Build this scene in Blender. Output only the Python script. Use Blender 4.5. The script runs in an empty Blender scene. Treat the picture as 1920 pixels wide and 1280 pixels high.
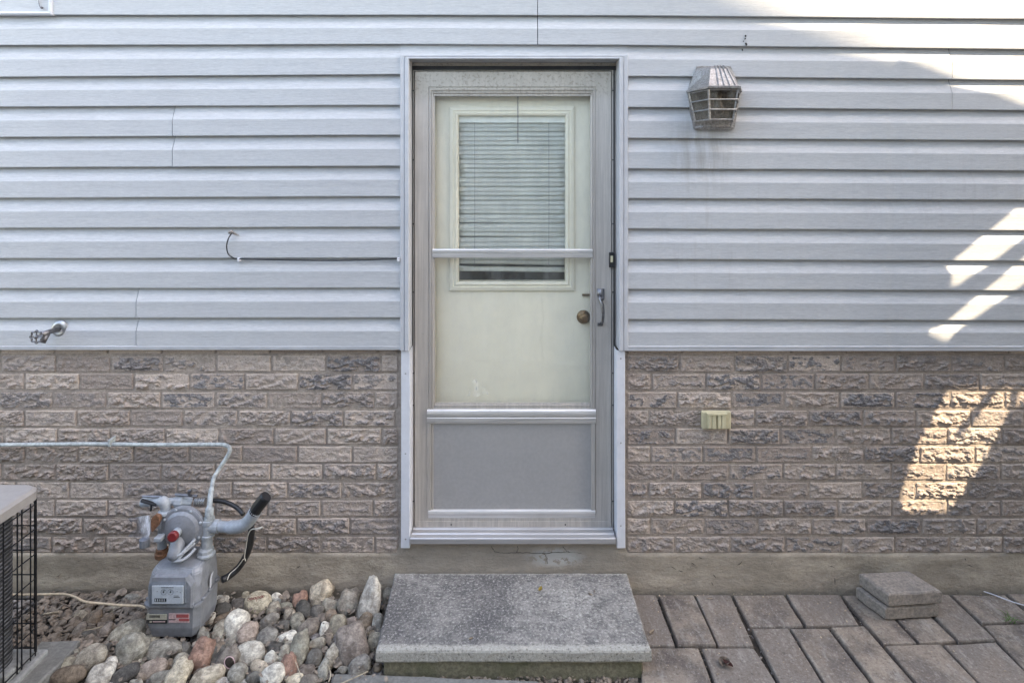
import bpy, bmesh, math, random
import numpy as np
from mathutils import Vector, Matrix, noise as mnoise
from mathutils.bvhtree import BVHTree

random.seed(7); np.random.seed(7)
S = bpy.context.scene
C = S.collection
R = math.radians

# ------------------------------------------------------------------ camera
F = 1161.0; D0 = 2.7; EYE = 1.814; HX = 960.0; HY = 330.0      # focal length in photo pixels, camera distance, eye height, horizon
cam = bpy.data.cameras.new('camera'); camo = bpy.data.objects.new('camera', cam); C.objects.link(camo)
camo.location = (0, -D0, EYE); camo.rotation_euler = (R(90), 0, 0)
cam.lens = 36 * F / 1920; cam.shift_y = -(640 - HY) / 1920; cam.clip_end = 500; cam.clip_start = .02
S.camera = camo

# ------------------------------------------------------------------ light
SUN = Vector((.70, -.55, 1.0)).normalized()
elev = math.asin(SUN.z); azim = math.atan2(SUN.x, SUN.y)
W = bpy.data.worlds.new('World'); S.world = W; W.use_nodes = True
wn = W.node_tree.nodes; bg = wn['Background']
sky = wn.new('ShaderNodeTexSky'); sky.sky_type = 'NISHITA'; sky.sun_disc = False
sky.sun_elevation = elev; sky.sun_rotation = azim; sky.air_density = 1.0; sky.dust_density = 1.0; sky.ozone_density = 1.0
W.node_tree.links.new(sky.outputs[0], bg.inputs[0]); bg.inputs[1].default_value = .15
sl = bpy.data.lights.new('sun', 'SUN'); sl.energy = 2.0; sl.angle = R(.5); sl.color = (1.0, .93, .80)
so = bpy.data.objects.new('sun', sl); C.objects.link(so); so.rotation_euler = SUN.to_track_quat('Z', 'Y').to_euler(); so.location = SUN * 20
S.view_settings.view_transform = 'Standard'; S.view_settings.look = 'None'; S.view_settings.gamma = 1
S.view_settings.use_curve_mapping = False; S.view_settings.exposure = 2.88
S.view_settings.use_white_balance = True; S.view_settings.white_balance_temperature = 8400; S.view_settings.white_balance_tint = 12
S.render.engine = 'CYCLES'; S.cycles.max_bounces = 8; S.cycles.diffuse_bounces = 5; S.cycles.transparent_max_bounces = 12

# ------------------------------------------------------------------ helpers
def X(px, d=D0): return (px - HX) * d / F
def Z(py, d=D0): return EYE - (py - HY) * d / F
def P(px, py, d=D0): return Vector((X(px, d), d - D0, Z(py, d)))
def G(px, py, z=0.0):
    d = F * (EYE - z) / (py - HY); return Vector((X(px, d), d - D0, z))

WL = {}
def finish(bm, smooth=False, recalc=True):
    if recalc: bmesh.ops.recalc_face_normals(bm, faces=bm.faces)
    if smooth:
        for f in bm.faces: f.smooth = True
def link_mesh(name, me, mat, parent=None, center=None):
    o = bpy.data.objects.new(name, me); C.objects.link(o)
    if mat and not me.materials: me.materials.append(mat)
    w = Vector(center) if center is not None else Vector((0, 0, 0))
    WL[o] = w
    if parent is not None:
        o.parent = parent; o.location = w - WL[parent]
    else: o.location = w
    return o
def obj(name, bm, mat, parent=None, smooth=False, recalc=True, base=False):
    """bm holds world coordinates; the object's origin goes to the middle (or foot) of its box"""
    finish(bm, smooth, recalc)
    co = np.array([v.co[:] for v in bm.verts]); lo = co.min(0); hi = co.max(0); c = (lo + hi) / 2
    if base: c[2] = lo[2]
    c = Vector(c)
    for v in bm.verts: v.co -= c
    me = bpy.data.meshes.new(name); bm.to_mesh(me); bm.free()
    return link_mesh(name, me, mat, parent, c)
def thing(name, label, cat, loc, group=None):
    o = bpy.data.objects.new(name, None); C.objects.link(o); o.location = loc; o.empty_display_size = .05
    WL[o] = Vector(loc); tag(o, label, cat, group); return o
def tag(o, label, cat, group=None):
    o['label'] = label; o['category'] = cat
    if group: o['group'] = group
    return o
def BM(): return bmesh.new()
def box(bm, x0, x1, y0, y1, z0, z1, bev=0, seg=2):
    r = bmesh.ops.create_cube(bm, size=1)
    vs = r['verts']
    for v in vs:
        v.co = Vector((x0 + (v.co.x + .5) * (x1 - x0), y0 + (v.co.y + .5) * (y1 - y0), z0 + (v.co.z + .5) * (z1 - z0)))
    if bev:
        es = list({e for v in vs for e in v.link_edges})
        bmesh.ops.bevel(bm, geom=es, offset=bev, segments=seg, profile=.5, affect='EDGES')
def loft(bm, loops, close=False):
    """loops of equal-length vertex lists, quads between neighbours"""
    vv = [[bm.verts.new(p) for p in L] for L in loops]
    for a, b in zip(vv, vv[1:]):
        n = len(a)
        for i in range(n): bm.faces.new((a[i], a[(i + 1) % n], b[(i + 1) % n], b[i]))
    if close:
        bm.faces.new(vv[0]); bm.faces.new(vv[-1][::-1])
    return vv
def rects(bm, loops, close=False):
    return loft(bm, [[(x0, y, z0), (x1, y, z0), (x1, y, z1), (x0, y, z1)] for x0, x1, z0, z1, y in loops], close)
def prism(bm, pts, y0, y1):
    """polygon in x,z pushed from y0 to y1"""
    loft(bm, [[(x, y0, z) for x, z in pts], [(x, y1, z) for x, z in pts]], True)
def tube(bm, pts, r, seg=8, cap=True):
    pts = [Vector(p) for p in pts]; n = len(pts)
    rr = r if isinstance(r, (list, tuple)) else [r] * n
    t0 = (pts[1] - pts[0]).normalized()
    u = t0.cross(Vector((0, 0, 1)))
    if u.length < .1: u = t0.cross(Vector((0, 1, 0)))
    u.normalize(); loops = []
    for i in range(n):
        t = (pts[min(i + 1, n - 1)] - pts[max(i - 1, 0)]).normalized()
        u = (u - t * u.dot(t)).normalized(); v = t.cross(u)
        loops.append([pts[i] + (u * math.cos(a) + v * math.sin(a)) * rr[i] for a in [2 * math.pi * k / seg for k in range(seg)]])
    loft(bm, loops, cap)
def spline(pts, n=8):
    pts = [Vector(p) for p in pts]; q = [pts[0]] + pts + [pts[-1]]; out = []
    for i in range(1, len(q) - 2):
        a, b, c, d = q[i - 1], q[i], q[i + 1], q[i + 2]
        for k in range(n):
            t = k / n
            out.append(.5 * ((2 * b) + (c - a) * t + (2 * a - 5 * b + 4 * c - d) * t * t + (3 * b - a - 3 * c + d) * t ** 3))
    out.append(pts[-1]); return out
def lathe(bm, base, axis, prof, seg=20):
    base = Vector(base); ax = Vector(axis).normalized()
    u = ax.cross(Vector((0, 0, 1)))
    if u.length < .1: u = ax.cross(Vector((1, 0, 0)))
    u.normalize(); v = ax.cross(u)
    loft(bm, [[base + ax * t + (u * math.cos(a) + v * math.sin(a)) * max(r, 1e-4) for a in [2 * math.pi * k / seg for k in range(seg)]] for r, t in prof], True)
def fbm(p, o=4):
    s = 0; a = 1
    for _ in range(o): s += a * mnoise.noise(p); p = p * 2.03; a *= .5
    return s

# ------------------------------------------------------------------ materials
class N:
    def __init__(s, name):
        s.m = bpy.data.materials.new(name); s.m.use_nodes = True; s.t = s.m.node_tree
        s.b = s.t.nodes['Principled BSDF']; s.out = s.t.nodes['Material Output']
        s.pos = s.n('ShaderNodeNewGeometry').outputs['Position']
    def n(s, typ, **k):
        x = s.t.nodes.new(typ)
        for a, b in k.items(): setattr(x, a, b)
        return x
    def set(s, sock, v):
        if isinstance(v, bpy.types.NodeSocket): s.t.links.new(v, sock)
        elif isinstance(v, (tuple, list)) and len(v) == 3 and sock.type == 'RGBA': sock.default_value = (*v, 1)
        else: sock.default_value = v
    def noise(s, scale=5, detail=5, rough=.6, vec=None, stretch=None, w=None):
        x = s.n('ShaderNodeTexNoise'); x.inputs['Scale'].default_value = scale
        x.inputs['Detail'].default_value = detail; x.inputs['Roughness'].default_value = rough
        v = vec or s.pos
        if stretch: v = s.vm('MULTIPLY', v, stretch)
        s.t.links.new(v, x.inputs['Vector']); return x.outputs[0]
    def vor(s, scale, feat='F1', vec=None):
        x = s.n('ShaderNodeTexVoronoi'); x.feature = feat; x.inputs['Scale'].default_value = scale
        s.t.links.new(vec or s.pos, x.inputs['Vector']); return x.outputs[0]
    def vm(s, op, a, b):
        x = s.n('ShaderNodeVectorMath', operation=op); s.set(x.inputs[0], a)
        if b is not None: s.set(x.inputs[1], b)
        return x.outputs['Value'] if op in ('LENGTH', 'DOT_PRODUCT', 'DISTANCE') else x.outputs[0]
    def ma(s, op, a, b=0.0, clamp=False):
        x = s.n('ShaderNodeMath', operation=op); x.use_clamp = clamp; s.set(x.inputs[0], a); s.set(x.inputs[1], b); return x.outputs[0]
    def mr(s, v, a, b, c=0.0, d=1.0):
        x = s.n('ShaderNodeMapRange'); x.interpolation_type = 'SMOOTHSTEP'; s.set(x.inputs[0], v)
        for i, q in zip((1, 2, 3, 4), (a, b, c, d)): s.set(x.inputs[i], q)
        return x.outputs[0]
    def mix(s, f, a, b, blend='MIX'):
        x = s.n('ShaderNodeMix', data_type='RGBA', blend_type=blend); s.set(x.inputs[0], f); s.set(x.inputs[6], a); s.set(x.inputs[7], b); return x.outputs[2]
    def blob(s, c, size, soft=.6):
        """1 inside an ellipsoid round c, falling to 0 at its rim"""
        v = s.vm('SUBTRACT', s.pos, c); v = s.vm('DIVIDE', v, size); l = s.vm('LENGTH', v, None); return s.mr(l, 1.0 - soft, 1.0, 1.0, 0.0)
    def bump(s, h, strength=.3, dist=.01, prev=None):
        x = s.n('ShaderNodeBump'); x.inputs['Strength'].default_value = strength; x.inputs['Distance'].default_value = dist
        s.set(x.inputs['Height'], h)
        if prev is not None: s.t.links.new(prev, x.inputs['Normal'])
        return x.outputs[0]
    def done(s, col, rough=.6, metal=0.0, normal=None, spec=None):
        s.set(s.b.inputs['Base Color'], col); s.set(s.b.inputs['Roughness'], rough); s.set(s.b.inputs['Metallic'], metal)
        if normal is not None: s.t.links.new(normal, s.b.inputs['Normal'])
        if spec is not None: s.b.inputs['Specular IOR Level'].default_value = spec
        return s.m
def sc(c, k): return tuple(min(1, x * k) for x in c)
def plain(name, col, rough=.6, metal=0.0, var=.25, scale=30, bump=.15, bdist=.002, dirt=None, stretch=None, bscale=None):
    m = N(name); n1 = m.noise(scale, 6, .65, stretch=stretch); n2 = m.noise(scale * .13, 3, .5)
    c = m.mix(m.mr(n1, .3, .7), sc(col, 1 - var), sc(col, 1 + var))
    c = m.mix(m.mr(n2, .45, .75, 0, .5), c, dirt or sc(col, .7))
    return m.done(c, m.mr(n2, .3, .7, rough * .85, min(1, rough * 1.15)), metal, m.bump(m.noise(bscale or scale * 3, 6, .7, stretch=stretch), bump, bdist))

# siding: pale blue-grey vinyl with embossed wood grain, dirt runs under the lamp
def siding_mat():
    m = N('vinyl_siding')
    g = m.noise(1, 5, .75, stretch=(30, 30, 420)); g2 = m.noise(1, 4, .7, stretch=(7, 7, 150))
    big = m.noise(1.1, 4, .6)
    c = m.mix(m.mr(g, .3, .7), (.42, .43, .445), (.545, .555, .565))
    c = m.mix(m.mr(g2, .45, .7, 0, .4), c, (.33, .34, .36))
    c = m.mix(m.mr(big, .45, .7, 0, .35), c, (.43, .43, .445))
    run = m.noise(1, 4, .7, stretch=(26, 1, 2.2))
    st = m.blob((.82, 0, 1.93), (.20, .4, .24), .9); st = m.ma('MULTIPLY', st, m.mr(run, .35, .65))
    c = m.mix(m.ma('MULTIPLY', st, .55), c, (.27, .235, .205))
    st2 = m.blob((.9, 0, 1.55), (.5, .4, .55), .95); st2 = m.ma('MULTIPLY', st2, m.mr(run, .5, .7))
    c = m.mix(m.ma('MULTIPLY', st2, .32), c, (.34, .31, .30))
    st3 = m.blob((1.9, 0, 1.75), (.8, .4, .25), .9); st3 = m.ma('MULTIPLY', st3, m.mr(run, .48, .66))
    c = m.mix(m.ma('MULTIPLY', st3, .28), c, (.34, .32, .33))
    sp = m.vor(34); c = m.mix(m.ma('MULTIPLY', m.mr(sp, .02, .05, 1, 0), m.mr(m.noise(3), .55, .6, 0, .6)), c, (.25, .23, .2))
    hl = m.noise(1, 4, .75, stretch=(50, 50, 900)); c = m.mix(m.mr(hl, .56, .68, 0, .45), c, (.26, .265, .28)); c = m.mix(m.mr(hl, .30, .42, .35, 0), c, (.52, .54, .57))
    nb = m.bump(g, .45, .0018); nb = m.bump(m.noise(2.2, 2, .5), .35, .012, nb)
    return m.done(c, m.mr(big, .3, .7, .42, .6), 0, nb, .35)
def brick_mat():
    m = N('textured_brick')
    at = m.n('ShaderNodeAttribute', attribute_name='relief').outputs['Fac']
    oi = m.n('ShaderNodeObjectInfo'); dark = m.n('ShaderNodeSeparateColor'); m.t.links.new(oi.outputs['Color'], dark.inputs[0])
    n1 = m.noise(45, 6, .7); n2 = m.noise(160, 4, .7)
    tan = m.mix(oi.outputs['Random'], (.33, .268, .23), (.60, .495, .42))
    tan = m.mix(m.mr(n1, .3, .7, 0, .5), tan, (.35, .28, .245))
    grey = m.mix(m.mr(n1, .3, .7), (.12, .112, .118), (.30, .28, .275))
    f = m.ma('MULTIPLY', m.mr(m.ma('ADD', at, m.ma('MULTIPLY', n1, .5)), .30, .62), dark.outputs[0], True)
    c = m.mix(f, tan, grey); c = m.mix(m.mr(at, .62, .95, 0, .6), c, (.12, .10, .095))  # hollows of the relief coloured darker, deepening their shade
    c = m.mix(m.mr(n2, .54, .70, 0, .6), c, (.60, .54, .49))
    c = m.mix(m.mr(n2, .32, .44, .75, 0), c, (.12, .105, .10))
    c = m.mix(m.mr(m.noise(1.7, 4, .6), .48, .7, 0, .4), c, (.24, .215, .205))
    nb = m.bump(n2, .5, .004); nb = m.bump(n1, .5, .008, nb)
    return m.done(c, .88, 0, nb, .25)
def mortar_mat():
    m = N('mortar'); n1 = m.noise(60, 6, .7); n2 = m.noise(4, 5, .7)
    c = m.mix(m.mr(n1, .3, .7), (.285, .235, .20), (.47, .395, .335)); c = m.mix(m.mr(n2, .42, .62, 0, .6), c, (.22, .19, .175))
    return m.done(c, .95, 0, m.bump(n1, .6, .006), .2)
def foundation_mat():
    m = N('parged_concrete')
    n1 = m.noise(1, 6, .7, stretch=(5, 5, 11)); n2 = m.noise(80, 6, .8); n3 = m.noise(1.6, 4, .6)
    c = m.mix(m.mr(n1, .3, .7), (.29, .247, .197), (.50, .428, .345))
    c = m.mix(m.mr(n2, .52, .68, 0, .5), c, (.55, .49, .41)); c = m.mix(m.mr(n2, .34, .44, .6, 0), c, (.15, .13, .105)); c = m.mix(m.mr(n3, .42, .65, 0, .5), c, (.28, .243, .20))
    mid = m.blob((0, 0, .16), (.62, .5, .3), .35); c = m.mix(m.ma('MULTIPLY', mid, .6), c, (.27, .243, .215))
    flake = m.blob((.19, 0, .155), (.16, .5, .055), .7); flake = m.ma('MULTIPLY', flake, m.mr(m.noise(22, 4, .7), .42, .5))
    c = m.mix(flake, c, (.43, .42, .40))
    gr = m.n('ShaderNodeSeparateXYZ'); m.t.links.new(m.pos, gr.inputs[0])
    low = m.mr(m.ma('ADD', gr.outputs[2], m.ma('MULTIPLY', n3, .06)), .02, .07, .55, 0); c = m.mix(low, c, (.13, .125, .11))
    nb = m.bump(n2, .45, .006); nb = m.bump(n1, .6, .02, nb)
    return m.done(c, .93, 0, nb, .2)
def alu_mat(name, col=(.46, .44, .43), metal=.55, rough=.42, stretch=(90, 90, 3), speck=0.0):
    m = N(name); n1 = m.noise(1, 5, .7, stretch=stretch); n2 = m.noise(2.4, 5, .6); n3 = m.noise(150, 4, .7)
    c = m.mix(m.mr(n1, .3, .7), sc(col, .86), sc(col, 1.14)); c = m.mix(m.mr(n2, .45, .7, 0, .5), c, sc(col, .72)); c = m.mix(m.mr(m.noise(110, 5, .8), .60, .70, 0, .4), c, sc(col, .45))
    if speck:
        gz = m.n('ShaderNodeSeparateXYZ'); m.t.links.new(m.pos, gz.inputs[0])
        top = m.mr(gz.outputs[2], 2.14, 2.2); f = m.ma('MULTIPLY', top, m.mr(m.noise(70, 5, .75), .52, .60))
        c = m.mix(m.ma('MULTIPLY', top, .5), c, (.44, .40, .33)); c = m.mix(m.ma('MULTIPLY', f, speck), c, (.17, .13, .10))
    return m.done(c, m.mr(n2, .3, .7, rough, rough + .18), metal, m.bump(n3, .12, .001), .5)
def rock_mat():
    """each stone brings its own colour"""
    m = N('river_stone'); oi = m.n('ShaderNodeObjectInfo'); tc = m.n('ShaderNodeTexCoord').outputs['Object']
    base = oi.outputs['Color']
    rv = m.n('ShaderNodeCombineXYZ'); m.t.links.new(m.ma('MULTIPLY', oi.outputs['Random'], 40), rv.inputs[0])
    v = m.vm('ADD', tc, rv.outputs[0])
    n1 = m.noise(34, 8, .8, vec=v); n2 = m.noise(95, 5, .85, vec=v); n3 = m.noise(1, 5, .7, vec=m.vm('MULTIPLY', v, (30, 30, 150)))
    c = m.mix(m.mr(n1, .35, .68), m.mix(1.0, base, (.45, .42, .41), 'MULTIPLY'), m.mix(1.0, base, (1.4, 1.4, 1.39), 'MULTIPLY'))
    c = m.mix(m.mr(n3, .5, .68, 0, .6), c, m.mix(1.0, base, (.48, .45, .44), 'MULTIPLY'))
    c = m.mix(m.mr(n2, .58, .72, 0, .55), c, (.56, .54, .50)); c = m.mix(m.mr(n2, .30, .42, .6, 0), c, (.07, .062, .056))
    nb = m.bump(n2, .4, .004); nb = m.bump(n1, .5, .01, nb)
    return m.done(c, m.mr(n1, .3, .7, .6, .8), 0, nb, .35)
def paver_mat():
    m = N('concrete_paver'); oi = m.n('ShaderNodeObjectInfo')
    n1 = m.noise(7, 5, .65); n2 = m.noise(90, 5, .85); n3 = m.noise(1, 5, .7, stretch=(26, 8, 8)); n4 = m.noise(24, 5, .7)
    a = m.mix(oi.outputs['Random'], (.11, .09, .08), (.225, .195, .17)); c = m.mix(m.mr(n1, .35, .65), a, m.mix(oi.outputs['Random'], (.30, .245, .195), (.17, .14, .12)))
    c = m.mix(m.mr(n3, .5, .7, 0, .55), c, (.36, .335, .30)); c = m.mix(m.mr(n2, .53, .66, 0, .55), c, (.44, .41, .37))
    c = m.mix(m.mr(n2, .35, .45, .75, 0), c, (.06, .052, .047)); c = m.mix(m.mr(n4, .3, .42, .45, 0), c, (.08, .07, .065))
    nb = m.bump(n2, .5, .003); nb = m.bump(n1, .4, .01, nb)
    return m.done(c, .85, 0, nb, .3)
def slab_mat():
    m = N('concrete_step'); n1 = m.noise(6, 6, .7); n2 = m.noise(95, 5, .85); n3 = m.noise(20, 6, .75); n4 = m.noise(60, 4, .7)
    c = m.mix(m.mr(n1, .35, .65), (.125, .12, .118), (.31, .292, .268)); c = m.mix(m.mr(n3, .40, .50, .6, 0), c, (.12, .115, .113))
    c = m.mix(m.mr(n4, .58, .7, 0, .45), c, (.43, .42, .39))
    sx = m.n('ShaderNodeSeparateXYZ'); m.t.links.new(m.pos, sx.inputs[0])
    c = m.mix(m.ma('MULTIPLY', m.blob((-.12, -.2, .094), (.16, .30, .3), .9), m.mr(n3, .4, .6, .2, .8)), c, (.11, .105, .105)); c = m.mix(m.ma('MULTIPLY', m.blob((.25, -.2, .094), (.12, .26, .3), .9), m.mr(n4, .45, .6, 0, .6)), c, (.46, .44, .40))
    # pale worn arrises along the back, front and right edges
    e1 = m.mr(m.ma('ADD', sx.outputs[1], m.ma('MULTIPLY', n3, .05)), -.008, .012, 0, 1)
    e2 = m.mr(m.ma('ADD', sx.outputs[1], m.ma('MULTIPLY', n3, -.04)), -.455, -.437, 1, 0)
    e = m.ma('MAXIMUM', e1, e2); c = m.mix(m.ma('MULTIPLY', e, .75), c, (.46, .44, .39))
    c = m.mix(m.mr(n2, .53, .64, 0, .75), c, (.62, .59, .54)); c = m.mix(m.mr(n2, .36, .46, .85, 0), c, (.07, .067, .062))
    nb = m.bump(n2, .7, .004); nb = m.bump(n3, .4, .008, nb)
    return m.done(c, .9, 0, nb, .25)
def glass_mat(name, haze=.06, tint=(.95, .97, .96), hazecol=(.6, .62, .58), refl=1.0, gain=1.0):
    m = N(name); t = m.t
    tr = m.n('ShaderNodeBsdfTransparent'); tr.inputs[0].default_value = (*tint, 1)
    gl = m.n('ShaderNodeBsdfGlossy'); gl.inputs['Roughness'].default_value = .03; gl.inputs[0].default_value = (refl, refl, refl, 1)
    df = m.n('ShaderNodeBsdfDiffuse'); df.inputs[0].default_value = (*hazecol, 1)
    wob = m.bump(m.noise(5, 3, .5), .15, .004); t.links.new(wob, gl.inputs['Normal'])
    fr = m.n('ShaderNodeFresnel'); fr.inputs[0].default_value = 1.5
    a = m.n('ShaderNodeMixShader'); b = m.n('ShaderNodeMixShader')
    d = m.ma('MULTIPLY', m.mr(m.noise(6, 6, .7, stretch=(2, 1, .6)), .35, .75), haze * 2)
    d = m.ma('MULTIPLY', d, m.ma('SUBTRACT', 1.0, m.n('ShaderNodeNewGeometry').outputs['Backfacing'])); t.links.new(d, a.inputs[0]); t.links.new(tr.outputs[0], a.inputs[1]); t.links.new(df.outputs[0], a.inputs[2])
    bf = m.n('ShaderNodeNewGeometry').outputs['Backfacing']; t.links.new(m.ma('MULTIPLY', m.ma('MULTIPLY', fr.outputs[0], gain, True), m.ma('SUBTRACT', 1.0, bf)), b.inputs[0]); t.links.new(a.outputs[0], b.inputs[1]); t.links.new(gl.outputs[0], b.inputs[2])
    t.links.new(b.outputs[0], m.out.inputs[0]); return m.m

M_siding = siding_mat(); M_brick = brick_mat(); M_mortar = mortar_mat(); M_found = foundation_mat()
M_trim = plain('painted_trim', (.50, .505, .525), .45, 0, .06, 20, .05, .001, (.38, .39, .42))
M_white = plain('white_trim', (.64, .65, .69), .45, 0, .05, 25, .06, .001, (.60, .60, .63))
M_alu = alu_mat('weathered_aluminium', (.54, .50, .46), metal=.4, speck=.4)
M_alu_h = alu_mat('bright_aluminium', (.68, .66, .64), .6, .32, stretch=(3, 90, 90))
M_sill = alu_mat('sill_aluminium', (.47, .46, .46), .6, .36, stretch=(3, 60, 60))
M_kick = plain('kick_panel_metal', (.42, .41, .405), .5, .3, .05, 70, .1, .001, (.38, .365, .36))
M_cream = plain('cream_paint', (.86, .82, .68), .5, 0, .03, 12, .04, .001, (.74, .71, .56))
M_insert = plain('ivory_moulding', (.84, .80, .66), .45, 0, .03, 20, .03, .001)
M_slat = plain('blind_slat', (.88, .90, .86), .5, 0, .05, 8, .02, .001, (.74, .80, .77))
M_room = plain('room_wall', (.10, .095, .09), .9)
M_curtain = plain('curtain', (.16, .17, .20), .9, stretch=(20, 20, 1), scale=3)
M_glass = glass_mat('storm_glass', .04, (.995, .995, .99), (.8, .82, .78), gain=1.7); M_pane = glass_mat('window_glass', .04, (.985, .992, .986), (.75, .80, .77))
M_blackgap = plain('gasket_and_dark_gap', (.02, .02, .022), .7)  # gasket black, also used where gaps hold only shade
M_brass = plain('tarnished_brass', (.20, .13, .07), .35, .8, .3, 60)
M_pewter = plain('pewter', (.20, .195, .20), .38, .8, .25, 60)
M_steel = plain('galvanised_steel', (.42, .42, .42), .38, .8, .2, 70)
M_meter = plain('meter_grey_paint', (.25, .262, .285), .36, 0, .16, 34, .18, .002, (.185, .185, .19))
M_pipe = plain('grey_pipe_paint', (.37, .40, .43), .45, 0, .16, 45, .25, .002, (.29, .29, .29))
M_pipe2 = plain('chipped_pipe_paint', (.36, .39, .39), .5, .0, .35, 60, .3, .002, (.5, .5, .48))
M_rust = plain('rusty_iron', (.21, .10, .055), .8, .2, .4, 80, .5, .003)
M_red = plain('red_cap', (.20, .02, .022), .45, 0, .2, 60)
M_black = plain('black_plastic', (.018, .018, .02), .42, 0, .2, 40)
M_wire = plain('black_wire', (.012, .012, .014), .45, .2, .2, 40)
M_whitewire = plain('white_wire', (.62, .58, .50), .6, 0, .15, 60)
M_string = plain('beige_cord', (.62, .50, .36), .8, 0, .2, 90)
M_dial = plain('dial_face', (.66, .67, .68), .5, 0, .05, 60)
M_ink = plain('black_print', (.03, .03, .03), .6, 0, .1, 90)
M_stick_y = plain('pale_sticker', (.50, .47, .38), .6, 0, .15, 120)
M_stick_r = plain('red_sticker', (.45, .10, .10), .6, 0, .2, 120)
M_stick_p = plain('faded_print', (.60, .42, .42), .6, 0, .2, 160)
M_lampm = plain('pitted_pewter', (.33, .315, .305), .42, .55, .35, 110, .4, .002, (.24, .21, .20))
M_lampglass = glass_mat('lamp_glass', .3, (.55, .50, .44), (.42, .40, .36))
M_ac = plain('taupe_enamel', (.34, .31, .29), .5, 0, .05, 40, .1, .001)
M_acpad = plain('grey_pad', (.30, .30, .29), .9, 0, .2, 60, .3, .003)
M_outlet = plain('ivory_plastic', (.60, .54, .36), .5, 0, .08, 40)
M_step = slab_mat(); M_paver = paver_mat(); M_rock = rock_mat()
M_flag = plain('flagstone', (.205, .20, .185), .88, 0, .22, 60, .4, .004, (.13, .125, .11))
M_block = plain('worn_paver_block', (.27, .232, .20), .9, 0, .3, 90, .6, .004, (.17, .155, .145))
M_soil = plain('dark_soil', (.055, .043, .034), .95, 0, .5, 60, .8, .01)
M_leaf = plain('dry_leaves', (.24, .195, .155), .85, 0, .55, 38, .3, .002, (.11, .085, .065))
M_pebble = plain('small_gravel', (.20, .18, .165), .85, 0, .6, 28, .4, .003, (.10, .085, .075))
M_yleaf = plain('yellow_leaf', (.50, .36, .08), .7, 0, .2, 60)
M_tleaf = plain('tan_leaf', (.42, .33, .24), .8, 0, .3, 60)
M_grass = plain('green_blade', (.07, .15, .03), .6, 0, .3, 60)
M_stick = plain('dry_stem', (.45, .38, .28), .8, 0, .2, 60)
M_render = plain('neighbour_render', (.42, .40, .37), .8, 0, .08, 3, .2, .004)
M_shingle = plain('roof_shingle', (.09, .085, .08), .9, 0, .3, 12, .4, .01)
M_timber = plain('weathered_timber', (.22, .17, .13), .85, 0, .25, 2, .3, .003, stretch=(30, 30, 1))

# ------------------------------------------------------------------ ground
bm = BM()
bmesh.ops.create_grid(bm, x_segments=2, y_segments=2, size=40)
for v in bm.verts: v.co.z = -.035
g = obj('ground', bm, M_soil); g['kind'] = 'structure'

# ------------------------------------------------------------------ the house: everything that stays with it
house = thing('house', 'house wall of pale blue-grey siding above rough tan brick, with a door', 'house', (0, 0, 0))

DS = 2.670                                        # depth of the siding's lips
L0 = [-28.5, 28.5, 85, 144.5, 200.5, 257.3, 314, 371, 427.5, 484, 540.3, 596, 648]
L1 = [-28.5, 28, 83, 139.5, 197, 253, 311, 368, 425, 483, 539.3, 595, 650]
R0 = [-27, 29.5, 85, 143, 201, 259, 316, 371.5, 428.5, 485.5, 541.5, 598, 651]
R1 = [-21, 36, 92.5, 150, 207, 263.5, 320, 375, 432, 489, 544.5, 600.5, 651]
def rowz(i, px):
    if i < 0:
        return rowz(0, px) - i * 57 * DS / F
    if px <= 745: y = L0[i] + (L1[i] - L0[i]) * px / 745
    elif px >= 1180: y = R0[i] + (R1[i] - R0[i]) * (px - 1180) / 740
    else: y = L1[i] + (R0[i] - L1[i]) * (px - 745) / 435
    return Z(y, DS)
def course(bm, i, pa, pb, dy, cutl=0, cutr=0, seed=0):
    """one lap between row lines i-1 (top) and i (bottom)"""
    n = max(4, int((pb - pa) / 30)); loops = []
    for k in range(n + 1):
        px = pa + (pb - pa) * k / n
        zt = rowz(i - 1, px); zb = rowz(i, px); H = zt - zb; x = X(px, DS)
        w = .0012 * mnoise.noise(Vector((x * 2.3, i * 3.1 + seed, 0))); wz = .0012 * mnoise.noise(Vector((x * 1.9, i * 5.7, 9)))
        sh = 0
        prof = [(.003, H + .006), (.0022, H * .985), (.0012 + w, H * .925), (-.0185 + w, H * .565), (-.0195 + w, H * .54), (-.0190 + w, H * .3), (-.0195 + w, .0035 + wz), (-.0190 + w, .0005 + wz), (-.0165 + w, .0 + wz), (-.001, .0015 + wz)]
        L = []
        for y, z in prof:
            xx = x
            if False and cutl: xx = x + cutl * max(0, (z / H - .55)) * .02
            if False and cutr: xx = x + cutr * max(0, (z / H - .55)) * .02
            L.append(Vector((xx, y - .012 + dy, zb + z)))
        loops.append(L)
    vv = [[bm.verts.new(p) for p in L] for L in loops]
    for a, b in zip(vv, vv[1:]):
        for j in range(len(a) - 1): bm.faces.new((a[j], b[j], b[j + 1], a[j + 1]))
    for e in (vv[0], vv[-1]): bm.faces.new(e)
def panel(i, pa, pb, dy=0, cutl=0, cutr=0):
    bm = BM()
    for r in (i, i + 1): course(bm, r, pa, pb, dy, cutl, cutr)
    return obj('siding_panel', bm, M_siding, house, smooth=False)
PL = -420; PR = 2340; EL = 752; ER = 1176
panel(-3, PL, 640); panel(-3, 639, PR, -.0012); panel(-1, PL, 1300); panel(-1, 1299, PR, -.0012)
panel(1, PL, 1007.5, 0); panel(1, 1008.9, PR, -.0016)
panel(3, PL, EL, .0); panel(3, ER, 1784, -.0016, 0, -1); panel(3, 1785.4, PR, 0, -1)
panel(5, PL, 323, 0, 0, 1); panel(5, 324.6, EL, -.0028, 1); panel(5, ER, PR)
panel(7, PL, EL); panel(7, ER, PR); panel(9, PL, EL); panel(9, ER, PR)
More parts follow.
